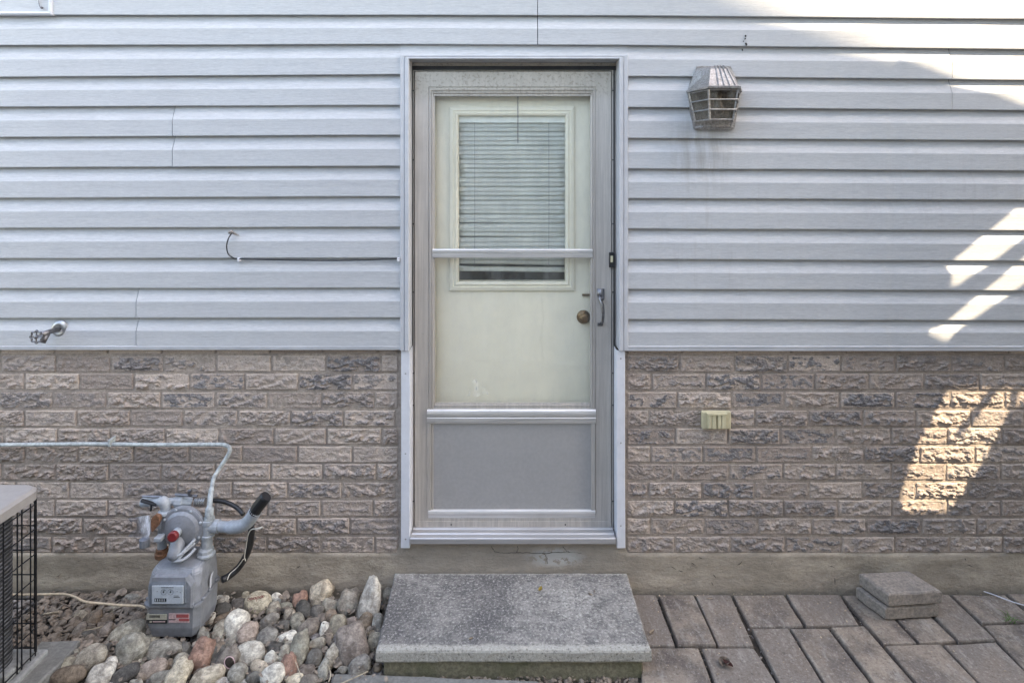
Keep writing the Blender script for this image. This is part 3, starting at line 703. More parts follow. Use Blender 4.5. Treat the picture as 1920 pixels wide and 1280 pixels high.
def ring(bm, hb, hf, y1, z, r): tube(bm, [(LX - hb, -.042, z), (LX - hf, y1, z), (LX + hf, y1, z), (LX + hb, -.042, z)], r, 6)
def lv(t): return (.108 - .028 * t, .060 - .012 * t, -.158 + .026 * t, 2.170 - .122 * t)
bm = BM()
for t, r in ((0.02, .003), (1.0, .0035)): ring(bm, *lv(t), r)
for s in (-1, 1):
    a, b = lv(0), lv(1); tube(bm, [(LX + s * a[1], a[2], a[3]), (LX + s * b[1], b[2], b[3])], .0048, 4); tube(bm, [(LX + s * a[0], -.044, a[3]), (LX + s * b[0], -.044, b[3])], .0048, 4)
tube(bm, [(LX - .080, -.043, 2.020), (LX - .060, -.075, 2.022), (LX + .060, -.075, 2.022), (LX + .080, -.043, 2.020)], .005, 5)
obj('lantern_frame', bm, M_lampm, wl)
for t in (.34, .67):
    a = lv(t); bm = BM(); ring(bm, a[0] + .004, a[1] + .005, a[2] - .005, a[3], .003); obj('guard_ring', bm, M_steel, wl)
for s in (-1, 1):
    bm = BM(); a, b = lv(.03), lv(.97); f = [bm.verts.new(p) for p in [(LX + s * (a[0] - .002), -.045, a[3]), (LX + s * (a[1] - .002), a[2] + .003, a[3]), (LX + s * (b[1] - .002), b[2] + .003, b[3]), (LX + s * (b[0] - .002), -.045, b[3])]]; bm.faces.new(f); bmesh.ops.solidify(bm, geom=bm.faces[:], thickness=.002); obj('glass_panel', bm, M_lampglass, wl)
bm = BM(); a, b = lv(.03), lv(.97); bm.faces.new([bm.verts.new(p) for p in [(LX - a[1], a[2] + .003, a[3]), (LX + a[1], a[2] + .003, a[3]), (LX + b[1], b[2] + .003, b[3]), (LX - b[1], b[2] + .003, b[3])]]); bmesh.ops.solidify(bm, geom=bm.faces[:], thickness=.002); obj('glass_panel', bm, M_lampglass, wl)
bm = BM(); lathe(bm, (LX, -.095, 2.168), (0, 0, -1), [(.014, 0), (.014, .03), (.012, .035), (.018, .055), (.024, .075), (.020, .092), (.006, .1)], 16); obj('bulb', bm, M_lampm, wl, smooth=True)
bm = BM(); tube(bm, spline([(LX + .03, -.12, 2.052), (LX + .05, -.11, 2.040), (LX + .058, -.08, 2.026)], 4), .003, 5); obj('bent_clip', bm, M_lampm, wl)

# ------------------------------------------------------------------ cable, tap, outlet
cable = thing('cable', 'thin black cable looping out of the siding and running right to the door casing', 'cable', P(432, 437, 2.66))
pts = [P(434, 438, 2.66), P(428, 448, 2.64), P(425, 462, 2.64), P(428, 476, 2.65), P(437, 483, 2.655), P(447, 485, 2.657), P(520, 487, 2.657), P(600, 488.3, 2.657), P(680, 487.6, 2.657), P(748, 484.5, 2.657)]
bm = BM(); tube(bm, spline(pts, 6), .0028, 7); obj('wire', bm, M_black, cable, smooth=True)
bm = BM(); tube(bm, spline([P(429, 438, 2.655), P(433, 434, 2.65), P(440, 438, 2.66), P(449, 442, 2.668)], 4), [.003, .005, .0075, .008, .008, .007, .006, .006, .005, .004, .003, .002, .001][:13], 8); obj('putty', bm, M_lampm, cable, smooth=True)
for px in (447, 746.5):
    bm = BM(); box(bm, X(px - 2.2, 2.655), X(px + 2.2, 2.655), -.047, -.026, Z(490, 2.655), Z(483.5, 2.655), .001); obj('cable_clip', bm, M_white, cable)

hb = thing('garden_tap', 'galvanised garden tap with a toothed wheel handle on the lowest siding course at the left', 'tap', P(110, 618, 2.69))
c = P(110, 617, DS); c.y = -.026
bm = BM(); lathe(bm, c + Vector((0, .004, 0)), (0, -1, 0), [(.038, 0), (.037, .003), (.033, .004), (.030, .010), (.020, .012), (.016, .008), (.012, .008)], 28); obj('escutcheon', bm, M_steel, hb, smooth=True)
bm = BM(); tube(bm, [c, c + Vector((-.004, -.05, .001)), c + Vector((-.006, -.095, -.002))], [.0105, .0105, .012], 12); tube(bm, [c + Vector((-.004, -.06, 0)), c + Vector((-.005, -.078, -.018)), c + Vector((-.006, -.088, -.035))], [.012, .013, .012], 12); tube(bm, [c + Vector((-.005, -.09, 0)), c + Vector((-.006, -.118, -.003))], .0055, 8); obj('spout', bm, M_pewter, hb, smooth=True)
bm = BM(); hc = c + Vector((-.007, -.120, -.003)); n = 56; L = []
for k in range(n + 1):
    a = 2 * math.pi * k / n; r = .0235 + .003 * math.cos(a * 8); L.append(hc + Vector((r * math.cos(a), 0, r * math.sin(a))))
tube(bm, L, .0035, 6, False)
for a in range(4): tube(bm, [hc, hc + Vector((.023 * math.cos(a * 1.571), 0, .023 * math.sin(a * 1.571)))], .003, 5)
lathe(bm, hc + Vector((0, .004, 0)), (0, -1, 0), [(.008, 0), (.008, .008), (.002, .011)], 10)
obj('wheel_handle', bm, M_pewter, hb)

oc = thing('outlet_cover', 'ivory weatherproof outlet cover with ribbed lids set on the brick', 'outlet cover', P(1343, 788, 2.68))
bm = BM(); box(bm, X(1316.5, 2.675), X(1370.5, 2.675), -.028, -.006, Z(804, 2.675), Z(771.5, 2.675), .004); obj('cover_plate', bm, M_outlet, oc)
for a, b in ((1327.5, 1334), (1335, 1342.5), (1345.5, 1352), (1353, 1361)):
    bm = BM(); box(bm, X(a, 2.665), X(b, 2.665), -.040, -.026, Z(803, 2.665), Z(776, 2.665), .0025); obj('lid_rib', bm, M_outlet, oc)
bm = BM(); box(bm, X(1325, 2.665), X(1363, 2.665), -.043, -.027, Z(778, 2.665), Z(774, 2.665), .0015); obj('hinge', bm, M_outlet, oc)

# ------------------------------------------------------------------ gas meter
gm = thing('gas_meter', 'grey gas meter with round regulator, painted pipes and dial box against the brick', 'gas meter', (-1.33, -.2, .01))
def K(cx, cy, d): return P(230 + cx / 4, 900 + cy / 4, d)
def RQ(x0, x1, y0, y1, z, ch=.02):     # chamfered rectangle, seen from above
    return [(x0 + ch, y0, z), (x1 - ch, y0, z), (x1, y0 + ch, z), (x1, y1 - ch, z), (x1 - ch, y1, z), (x0 + ch, y1, z), (x0, y1 - ch, z), (x0, y0 + ch, z)]
bx0, bx1, by0, by1 = X(270, 2.40) , X(363, 2.40) + .018, -.300, -.120
bm = BM()
loft(bm, [RQ(bx0 + .02, bx1 - .03, by0 + .03, by1 - .02, .010), RQ(bx0 + .008, bx1 - .012, by0 + .012, by1, .022), RQ(bx0 + .002, bx1 - .004, by0 + .004, by1, .06), RQ(bx0, bx1, by0, by1, .145)], True)
mb = obj('lower_case', bm, M_meter, gm)
bm = BM()
loft(bm, [RQ(bx0, bx1, by0, by1, .153), RQ(bx0 + .003, bx1 - .002, by0 + .004, by1, .22), RQ(bx0 + .010, bx1 - .006, by0 + .014, by1 - .004, .262), RQ(bx0 + .020, bx1 - .012, by0 + .026, by1 - .01, .278), RQ(bx0 + .034, bx1 - .03, by0 + .07, by1 - .02, .286)], True)
bmesh.ops.bevel(bm, geom=bm.edges[:], offset=.004, segments=2, affect='EDGES')
uc = obj('upper_case', bm, M_meter, gm)
bm = BM(); q = RQ(bx0 - .007, bx1 + .007, by0 - .007, by1 + .004, .149); loft(bm, [[Vector(p) + Vector((0, 0, -.0045)) for p in q], [Vector(p) + Vector((0, 0, .0045)) for p in q]], True); obj('flange', bm, M_meter, gm)
for px, py, pz in [(bx1 + .004, by0 + .03, .153), (bx1 + .004, by0 + .08, .153), (bx1 + .004, by0 + .14, .153), (bx0 - .003, by0 + .03, .153), (bx1 - .02, by0 - .003, .153)]:
    bm = BM(); lathe(bm, (px, py, pz), (0, 0, 1), [(.007, 0), (.007, .008), (.004, .011)], 8); obj('bolt', bm, M_meter, gm)
# dial housing
hx0, hx1 = X(273.5, 2.375), X(357, 2.375)
hz0, hz1 = Z(1146, 2.375), Z(1086, 2.375)
bm = BM()
def RH(i, y, zt=0): return [(hx0 + i, y, hz0 + i), (hx1 - i, y, hz0 + i), (hx1 - i, y, hz1 - .03 - i), (hx1 - .022 - i, y + zt, hz1 - i), (hx0 + .022 + i, y + zt, hz1 - i), (hx0 + i, y, hz1 - .03 - i)]
loft(bm, [RH(0, by0 + .012), RH(0, by0 - .006), RH(.006, by0 - .012)], True); dh = obj('dial_housing', bm, M_meter, gm)
fx0, fx1, fz0, fz1 = X(280, 2.36), X(339, 2.36), Z(1137, 2.36), Z(1103, 2.36)
bm = BM(); box(bm, fx0 - .008, fx1 + .012, by0 - .036, by0 - .011, fz0 - .004, fz1 + .012, .006)
obj('dial_window', bm, glass_mat('dial_glass', .12, (.9, .94, .97), (.5, .55, .6)), gm)
bm = BM(); box(bm, fx0 - .004, fx1 + .006, by0 - .016, by0 - .0125, fz0 - .002, fz1 + .028, .001); obj('dial_hood', bm, M_meter, gm)
df = None
bm = BM(); box(bm, fx0, fx1, by0 - .024, by0 - .020, fz0, fz1, .001); df = obj('dial_face', bm, M_dial, gm)
fw = fx1 - fx0; fh = fz1 - fz0; yf = by0 - .0243
for cx in (.38, .60):
    bm = BM(); n = 18; c = Vector((fx0 + fw * cx, yf, fz0 + fh * .66)); tube(bm, [c + Vector((.0105 * math.cos(k * 2 * math.pi / n), 0, .0105 * math.sin(k * 2 * math.pi / n))) for k in range(n + 1)], .0006, 4, False)
    tube(bm, [c, c + Vector((.002, -.0005, .008))], .0016, 4); lathe(bm, c, (0, -1, 0), [(.003, 0), (.003, .001)], 8); obj('pointer', bm, M_ink, df)
bm = BM(); box(bm, fx0 + fw * .09, fx0 + fw * .47, yf - .0012, yf, fz0 + fh * .14, fz0 + fh * .32); cn = obj('counter', bm, M_ink, df)
bm = BM()
for k in range(5):
    a = fx0 + fw * (.115 + k * .07); box(bm, a, a + .0028, yf - .0018, yf - .0013, fz0 + fh * .17, fz0 + fh * .29)
obj('counter_digits', bm, M_dial, df)
bm = BM()
for a, b, w in ((.70, .44, .16), (.70, .36, .2), (.80, .68, .03), (.90, .62, .03), (.16, .68, .03), (.3, .9, .4)):
    box(bm, fx0 + fw * a, fx0 + fw * (a + w), yf - .0006, yf, fz0 + fh * b, fz0 + fh * (b + .035))
obj('small_print', bm, M_pewter, df)
# stickers on the lower case
ys = by0 + .002
def sticker(name, cx0, cx1, cy0, cy1, mat, d=2.402, off=0): 
    a, b = K(cx0, cy0, d), K(cx1, cy1, d); bm = BM(); box(bm, a.x, b.x, ys - .003 - off, ys + .004 - off, b.z, a.z); return obj(name, bm, mat, mb)
sticker('sticker', 182, 334, 1000, 1040, M_stick_y); sticker('sticker', 180, 334, 1040, 1068, M_ink, off=.0004)
sticker('sticker', 348, 500, 994, 1062, M_stick_p); sticker('sticker_stripe', 405, 498, 1000, 1024, M_stick_r, off=.0006); sticker('sticker_stripe', 425, 500, 1032, 1050, M_stick_r, off=.0006); sticker('sticker_stripe', 350, 400, 1036, 1042, M_ink, off=.0006)
for k in range(9): sticker('printed_bar', 206 + k * 9, 211 + k * 9, 1006, 1026, M_ink, off=.0006)
sticker('printed_line', 206, 222, 1048, 1060, M_stick_y, off=.001); sticker('printed_line', 230, 322, 1050, 1057, M_stick_p, off=.001)
# white tag on the right flank
bm = BM(); tx = bx1 + .004
TG = [(-.225, .168), (-.214, .170), (-.211, .198), (-.196, .218), (-.214, .216), (-.224, .200)]; loft(bm, [[(tx + .004, a, b) for a, b in TG], [(tx + .0055, a, b) for a, b in TG]], True); obj('paper_tag', bm, M_white, uc)
# right riser, tee and taper
d1 = 2.50
def lat(name, base, axis, prof, mat, seg=20, smooth=False): bm = BM(); lathe(bm, base, axis, prof, seg); return obj(name, bm, mat, gm, smooth)
b = K(625, 560, d1)
lat('union_nut', b, (0, 0, 1), [(.034, 0), (.036, .008), (.030, .014), (.030, .026), (.025, .030), (.022, .034)], M_pipe, 10)
lat('riser', b + Vector((.003, 0, .03)), (.05, 0, 1), [(.021, 0), (.021, .04), (.024, .042), (.024, .054), (.021, .056)], M_pipe)
T0 = K(640, 420, d1)
lat('tee', T0, (0, 0, 1), [(.025, 0), (.026, .008), (.022, .010), (.023, .05), (.026, .055), (.026, .068), (.020, .070)], M_pipe, 18)
bm = BM(); tube(bm, [K(650, 345, d1), K(690, 345, d1), K(692, 345, d1), K(722, 345, d1)], [.022, .022, .026, .026], 16); obj('tee_branch', bm, M_pipe, gm)
bm = BM(); tube(bm, spline([K(715, 345, d1), K(790, 350, d1 - .01), K(880, 345, d1 - .03), K(945, 305, d1 - .04), K(1000, 225, d1 - .05)], 6), [.021] * 4 + [.021] * 3 + [.0245] * 18, 16); obj('elbow_pipe', bm, M_pipe, gm, smooth=True)
bm = BM(); tube(bm, [K(990, 240, d1 - .05), K(1010, 205, d1 - .052), K(1072, 125, d1 - .06), K(1078, 118, d1 - .06)], [.0235, .0235, .0235, .021], 16); obj('plastic_sleeve', bm, M_black, gm)
bm = BM(); tube(bm, spline([K(648, 292, d1), K(650, 240, d1), K(655, 150, d1 + .02), K(668, 60, d1 + .05), P(401, 896, 2.60), P(410, 880, 2.63), P(422, 862, 2.645), P(430, 848, 2.65), P(430, 839, 2.655), P(422, 834, 2.66), P(405, 833, 2.665), P(300, 833.5, 2.665), P(180, 832, 2.665), P(60, 833, 2.665), P(-160, 835, 2.665)], 6), [.021] * 3 + [.017] * 6 + [.011] * 9 + [.0085] * 67, 10); obj('supply_pipe', bm, M_pipe2, gm, smooth=True)
bm = BM(); box(bm, X(201, 2.65), X(206, 2.65), -.048, -.006, Z(838, 2.65), Z(825, 2.65), .002); obj('pipe_clip', bm, M_pipe2, gm)
# left riser with rusty union
b = K(295, 575, 2.50)
lat('rusty_nut', b, (0, 0, 1), [(.024, 0), (.027, .006), (.027, .018), (.023, .022), (.023, .034), (.019, .038)], M_rust, 10)
lat('inlet_pipe', b + Vector((0, 0, .035)), (.02, 0, 1), [(.017, 0), (.017, .03), (.023, .032), (.023, .05), (.017, .052), (.017, .09), (.024, .092), (.024, .115), (.017, .117), (.018, .15)], M_pipe, 14)
lat('union_ring', K(325, 250, 2.5), (0, 0, 1), [(.026, 0), (.029, .004), (.028, .012), (.022, .016)], M_pipe, 12)
bm = BM(); tube(bm, spline([K(322, 225, 2.5), K(320, 185, 2.5), K(300, 158, 2.5), K(240, 160, 2.51), K(150, 165, 2.52)], 5), [.019] * 5 + [.021] * 7 + [.018] * 9, 14); obj('elbow', bm, M_pipe, gm, smooth=True)
bm = BM(); tube(bm, [K(325, 160, 2.51), K(400, 158, 2.52), K(402, 158, 2.52), K(455, 158, 2.52), K(457, 158, 2.52), K(520, 160, 2.53)], [.015, .015, .024, .024, .018, .018], 10); obj('shutoff_valve', bm, M_pipe, gm)
bm = BM(); tube(bm, [K(395, 105, 2.51), K(560, 118, 2.51)], .006, 5); tube(bm, [K(150, 120, 2.50), K(300, 122, 2.50)], .005, 5); tube(bm, [K(500, 110, 2.5), K(500, 80, 2.5), K(516, 78, 2.5)], .008, 5); obj('valve_lever', bm, M_pewter, gm)
bm = BM(); a, b_ = K(545, 162, 2.53), K(620, 162, 2.53); n = 9; L = []; rr = []
for k in range(n * 2): L.append(a.lerp(b_, k / (2 * n - 1))); rr.append(.017 if k % 4 < 2 else .012)
tube(bm, L, rr, 10); obj('threaded_coupling', bm, M_steel, gm)
bm = BM(); tube(bm, [K(455, 215, 2.52), K(455, 170, 2.52)], [.016, .016], 10); obj('vent_stub', bm, M_pipe, gm)
bm = BM(); tube(bm, [K(140, 150, 2.49), K(255, 182, 2.49)], .007, 6); tube(bm, [K(215, 185, 2.49), K(210, 230, 2.49)], .004, 5); obj('bracket', bm, M_black, gm)
# regulator
rc = K(453, 352, 2.485); ax = (0, -1, -.02)
lat('regulator_disc', rc, ax, [(.055, -.05), (.075, -.02), (.083, -.012), (.086, 0), (.086, .006), (.080, .009), (.070, .010), (.060, .020), (.035, .027), (.018, .029)], M_meter, 36)
for k in range(8):
    a = k * math.pi / 4 + .3; lat('bolt', rc + Vector((.077 * math.cos(a), -.007, .077 * math.sin(a))), (0, -1, 0), [(.006, 0), (.006, .005), (.003, .007)], M_pipe, 7)
e0, e1 = K(425, 372, 2.47), K(372, 425, 2.41)
bm = BM(); tube(bm, [rc + Vector((0, -.02, 0)), e0, e0.lerp(e1, .8)], [.018, .017, .017], 18); obj('regulator_stem', bm, M_pipe, gm, smooth=True)
bm = BM(); t = (e1 - e0).normalized(); tube(bm, [e0.lerp(e1, .78), e1, e1 + t * .004], [.0195, .0195, .015], 20); obj('red_cap', bm, M_red, gm)
bm = BM(); tube(bm, [K(440, 400, 2.50), K(420, 440, 2.47), K(405, 520, 2.45), K(398, 560, 2.44), K(395, 575, 2.44)], [.020, .027, .029, .032, .028], 16); obj('regulator_outlet', bm, M_meter, gm, smooth=True)
bm = BM(); tube(bm, spline([K(345, 550, 2.43), K(390, 570, 2.42), K(450, 545, 2.43), K(540, 470, 2.47)], 5), .006, 6); tube(bm, spline([K(370, 605, 2.42), K(440, 600, 2.42), K(500, 560, 2.44), K(545, 510, 2.46)], 5), .006, 6); tube(bm, [K(415, 600, 2.42), K(450, 540, 2.43), K(545, 440, 2.47)], .006, 6); obj('seal_bracket', bm, M_pipe, gm)
# clear plastic shroud and its stub on the left
M_clear = glass_mat('clear_plastic', .9, (.82, .85, .90), (.9, .93, 1.0))
bm = BM(); loft(bm, [[K(40, 280, 2.44), K(195, 262, 2.44), K(205, 300, 2.44), K(205, 400, 2.44), K(190, 432, 2.44), K(40, 425, 2.44), K(60, 385, 2.44), K(105, 365, 2.44), K(105, 320, 2.44), K(50, 305, 2.44)], [K(60, 278, 2.51), K(210, 262, 2.51), K(218, 300, 2.51), K(218, 395, 2.51), K(205, 420, 2.51), K(60, 412, 2.51), K(75, 385, 2.51), K(118, 365, 2.51), K(118, 320, 2.51), K(70, 303, 2.51)]], True); obj('plastic_shroud', bm, M_clear, gm)
bm = BM(); prism(bm, [(K(a, b, 2.45).x, K(a, b, 2.45).z) for a, b in ((225, 275), (245, 260), (275, 268), (280, 300), (262, 345), (225, 385), (218, 370), (218, 300))], -.255, -.235); obj('rusty_plate', bm, M_rust, gm)
lat('gauge_stub', K(165, 495, 2.47), (0, 0, 1), [(.018, 0), (.019, .004), (.019, .03), (.012, .034)], M_meter, 12)
bm = BM(); box(bm, K(265, 0, 2.47).x, K(320, 0, 2.47).x, -.262, -.228, K(0, 430, 2.47).z, K(0, 400, 2.47).z, .003); obj('union_block', bm, M_pipe, gm)
# hoses and wires
bm = BM(); tube(bm, spline([K(672, 152, 2.55), K(760, 160, 2.55), K(850, 200, 2.54), K(905, 255, 2.52)], 6), .0085, 8); obj('black_hose', bm, M_black, gm, smooth=True)
bm = BM(); tube(bm, spline([K(962, 330, 2.47), K(965, 400, 2.50), K(945, 520, 2.55), K(880, 640, 2.57), K(800, 715, 2.55), K(745, 745, 2.53)], 6), .0135, 10); obj('black_hose', bm, M_black, gm, smooth=True)
bm = BM(); tube(bm, spline([K(1052, 352, 2.42), K(1010, 362, 2.42), K(965, 370, 2.44), K(940, 410, 2.46), K(925, 500, 2.50), K(914, 570, 2.52), K(922, 605, 2.52)], 6), .0022, 6); tube(bm, spline([K(905, 590, 2.53), K(860, 650, 2.54), K(805, 700, 2.52), K(785, 748, 2.50)], 6), .0018, 6); obj('white_wire', bm, M_whitewire, gm)

# ------------------------------------------------------------------ beige cord from behind the air conditioner
bm = BM(); tube(bm, spline([P(-40, 1112, 2.5), P(40, 1114, 2.5), P(100, 1113, 2.5), P(124, 1113.7, 2.49), P(142, 1119, 2.46), P(161, 1127.5, 2.43), P(195, 1131, 2.42), P(229, 1134, 2.41), P(262, 1135, 2.40), P(272, 1139, 2.40)], 6), .0042, 7)
tag(obj('cord', bm, M_string, smooth=True), 'beige cord running from behind the wire guard to the foot of the gas meter', 'cord')

# ------------------------------------------------------------------ air conditioner
AX = X(82, 2.3); AY = -.40; az1 = Z(905, 2.3); az0 = .055
ac = thing('air_conditioner', 'taupe-topped outdoor air conditioner in a black wire guard at the left edge', 'air conditioner', (AX - .38, AY - .38, .03))
def rr(x0, x1, y0, y1, z, r, n=6):
    out = []
    for cx, cy, a0 in ((x1 - r, y1 - r, 0), (x0 + r, y1 - r, 90), (x0 + r, y0 + r, 180), (x1 - r, y0 + r, 270)):
        for k in range(n + 1): a = R(a0 + 90 * k / n); out.append((cx + r * math.cos(a), cy + r * math.sin(a), z))
    return out
w = .76; x0, x1, y0, y1 = AX - w, AX, AY - w, AY
bm = BM(); loft(bm, [rr(x0 + .01, x1 - .01, y0 + .01, y1 - .01, az1 - .045, .05), rr(x0, x1, y0, y1, az1 - .043, .05), rr(x0, x1, y0, y1, az1 - .012, .05), rr(x0 + .010, x1 - .010, y0 + .01, y1 - .01, az1 - .002, .05), rr(x0 + .02, x1 - .02, y0 + .02, y1 - .02, az1, .05)], True); obj('lid', bm, M_ac, ac)
bm = BM(); lathe(bm, (AX - .38, AY - .38, az1 - .002), (0, 0, 1), [(.305, 0), (.300, .008), (.285, .013), (.18, .024), (.01, .028)], 64); obj('fan_dome', bm, M_ac, ac, smooth=True)
mcoil = N('coil_fins'); wv = mcoil.n('ShaderNodeTexWave', wave_type='BANDS', bands_direction='Z'); wv.inputs['Scale'].default_value = 22; wv.inputs['Distortion'].default_value = 1.2; wv.inputs['Detail Scale'].default_value = 2
mcoil.t.links.new(mcoil.pos, wv.inputs['Vector']); cc = mcoil.mix(wv.outputs['Fac'], (.03, .03, .034), (.20, .20, .215)); cc = mcoil.mix(mcoil.mr(mcoil.noise(40), .45, .6, 0, .5), cc, (.05, .048, .045)); M_coil = mcoil.done(cc, .5, .3, mcoil.bump(wv.outputs['Fac'], .8, .006))
bm = BM(); cx0, cx1, cy0, cy1 = x0 + .04, x1 - .042, y0 + .04, y1 - .045
loft(bm, [rr(cx0, cx1, cy0, cy1, z, .07, 8) for z in (az0 + .002, az1 - .044)], True); obj('coil', bm, M_coil, ac, smooth=False)
bm = BM()
gz = az0 + .002; gx = x1 - .008; gy = y1 - .008
zs_ = [gz + .012 + .0905 * k for k in range(7)]
for z in zs_:
    L = rr(x0 + .008, gx, y0 + .008, gy, z, .025, 4); tube(bm, [Vector(p) for p in L] + [Vector(L[0])], .0024, 5, False)
ysv = [gy - .022, gy - .045, gy - .085, gy - .105, gy - .165, gy - .235] + [gy - .33 - .1 * k for k in range(4)]
for yv in ysv: tube(bm, [(gx, yv, gz), (gx, yv, az1 - .045)], .0026, 5)
for k in range(8): tube(bm, [(gx - .02 - k * .1, gy, gz), (gx - .02 - k * .1, gy, az1 - .045)], .0024, 5)
tube(bm, [(gx - .012, gy - .004, gz), (gx - .012, gy - .004, az1 - .045)], .0035, 5)
obj('wire_guard', bm, M_wire, ac)
bm = BM(); box(bm, x0 - .02, x1 + .01, y0 - .02, y1 + .015, -.03, az0 - .004, .008); obj('base_pad', bm, M_acpad, ac)
for yy in (y1 - .12, y0 + .1):
    bm = BM(); box(bm, x1 - .08, x1 - .012, yy - .04, yy + .04, az0 - .004, az0 + .03, .006); obj('rubber_foot', bm, M_acpad, ac)

# ------------------------------------------------------------------ step
st = thing('step', 'speckled grey concrete step below the door, with pale worn edges', 'step', (0, -.22, 0))
zt = .094; sb = 2.697
pa, pb_, pc_, pd = G(740, 1071.5, zt), G(1177, 1077, zt), G(1221.5, 1218, zt), G(704.5, 1218, zt)
pa.y = pb_.y = -.010
bm = BM()
def quadloop(z, ins):
    c = (pa + pb_ + pc_ + pd) / 4; out = []
    pts = [pd, pc_, pb_, pa]
    for i in range(4):
        a, b = pts[i], pts[(i + 1) % 4]; n = 24 if i % 2 == 0 else 14
        for k in range(n):
            p = a.lerp(b, k / n); v = (c - p); s = Vector((v.x / .51, v.y / .22, 0)); m_ = max(abs(s.x), abs(s.y)); sx = 1 if abs(s.x) > .97 * m_ and abs(s.x) > .9 else 0
            q = p + Vector((math.copysign(ins, v.x) if (i % 2 == 1 or k == 0) else 0, math.copysign(ins, v.y) if (i % 2 == 0 or k == 0) else 0, 0))
            j = .0022 * fbm(Vector((p.x * 30, p.y * 30, z * 40)), 3); out.append(Vector((q.x + j, q.y + j, z + j * .5)))
    return out
loft(bm, [quadloop(zt - .046, .003), quadloop(zt - .040, .0), quadloop(zt - .010, .0), quadloop(zt - .003, .003), quadloop(zt, .009)], True)
obj('tread', bm, M_step, st)
bm = BM(); box(bm, pd.x + .025, pc_.x - .03, pd.y + .018, -.02, -.04, zt - .044, .004)
M_base = plain('mossy_concrete', (.21, .19, .13), .95, 0, .35, 60, .5, .005, (.10, .11, .05)); obj('base', bm, M_base, st)

# ------------------------------------------------------------------ paving
pave = BM(); 
def cr(x, y): return (1180 + x / 2.595, 1020 + y / 2.595)
PV = [[(5, 240), (128, 243), (222, 488), (60, 488)], [(145, 246), (312, 243), (422, 488), (236, 488)], [(322, 243), (490, 241), (604, 488), (434, 490)],
      [(502, 238), (746, 236), (846, 393), (590, 396)], [(758, 236), (1014, 233), (1116, 388), (862, 392)], [(1026, 231), (1168, 229), (1398, 478), (1238, 482)],
      [(1180, 229), (1345, 226), (1588, 466), (1412, 475)], [(1358, 225), (1528, 220), (1780, 463), (1602, 468)], [(1544, 219), (1790, 212), (1985, 368), (1716, 376)],
      [(1802, 212), (2040, 206), (2240, 360), (1998, 367)], [(596, 404), (770, 401), (948, 690), (742, 692)], [(784, 404), (966, 401), (1186, 688), (964, 690)],
      [(982, 403), (1140, 398), (1395, 690), (1204, 690)], [(1244, 492), (1512, 486), (1715, 700), (1420, 700)], [(1528, 484), (1782, 474), (2010, 700), (1735, 700)],
      [(1722, 386), (1990, 378), (2240, 640), (2000, 690)], [(60, 498), (336, 498), (418, 720), (60, 720)], [(352, 498), (606, 497), (748, 720), (436, 720)], [(2005, 377), (2250, 370), (2500, 600), (2250, 640)]]
bm = BM(); box(bm, .40, 4.2, -2.6, -.012, -.045, -.022); base = obj('paving', bm, M_soil); base['kind'] = 'structure'
def paver(poly, dz=0):
    c = sum((Vector(p) for p in poly), Vector((0, 0, 0))) / len(poly)
    ps = []
    for i in range(4):
        a, b = poly[i], poly[(i + 1) % 4]
        for k in range(6):
            p = a.lerp(b, k / 6); j = .0022 * fbm(Vector((p.x * 30, p.y * 30, 0)), 3); ps.append(p + Vector((j, j, 0)))
    def ins(d, z): 
        out = []
        for k, p in enumerate(ps):
            v = (c - p); l = v.length; q = p + v / l * d * (1.3 if k % 6 == 0 else 1); out.append((q.x, q.y, z + dz + tl[0] * (p.x - c.x) + tl[1] * (p.y - c.y)))
        return out
    tl = (random.uniform(-.012, .012), random.uniform(-.012, .012))
    bm = BM(); loft(bm, [ins(.0, -.05), ins(0, -.008), ins(.0015, -.0022), ins(.0055, 0)], True)
    return obj('paver', bm, M_paver, base)
for q in PV:
    w_ = [G(*cr(*p)) for p in q]; w_ = [Vector((p.x, min(p.y, -.012), 0)) for p in w_]
    paver([w_[0], w_[1], w_[2], w_[3]][::-1], random.uniform(-.003, .003))
yy = -.76
while yy > -2.4:
    xx = .55 + random.choice((0, .08))
    while xx < 3.2:
        ww = random.choice((.15, .21, .3)); paver([Vector((xx, yy - .15, 0)), Vector((xx + ww - .008, yy - .15, 0)), Vector((xx + ww - .008, yy - .008, 0)), Vector((xx, yy - .008, 0))]); xx += ww
    yy -= .158

# two loose blocks
BP = [(1607, 1084), (1672, 1142), (1762, 1135), (1701, 1052)]
def block(z0, z1, pts, label, wob):
    bm = BM(); n = len(pts); c = sum(pts, Vector()) / n
    def lp(z, ins):
        o = []
        for i in range(n):
            a, b = pts[i], pts[(i + 1) % n]
            for k in range(10):
                p = a.lerp(b, k / 10); v = c - p; j = .003 * fbm(Vector((p.x * 25 + wob, p.y * 25, z * 20)), 3); q = p + v.normalized() * (ins * (1.8 if k == 0 else 1) + j); o.append((q.x, q.y, z + j * .7))
        return o
    loft(bm, [lp(z0, .006), lp(z0 + .006, 0), lp(z1 - .008, .0), lp(z1 - .002, .004), lp(z1, .012)], True)
    return tag(obj('paver_block', bm, M_block, base=True), label, 'paver', 'loose paver blocks stacked by the foundation')
tp = [Vector((X(1609, 2.655), 2.655 - D0, 0)), Vector((X(1664, 2.522), 2.522 - D0, 0)), Vector((X(1764, 2.54), 2.54 - D0, 0)), Vector((X(1702, 2.672), 2.672 - D0, 0))]
def lean(o_pts, z): return z
block(.061, .116, [p + Vector((.003, -.002, 0)) for p in tp], 'worn grey paver block lying on top of another beside the foundation', 0)
block(.002, .055, [p + Vector((-.006, .004, 0)) for p in tp], 'worn brown-grey paver block under the other one, resting on the paving', 9)

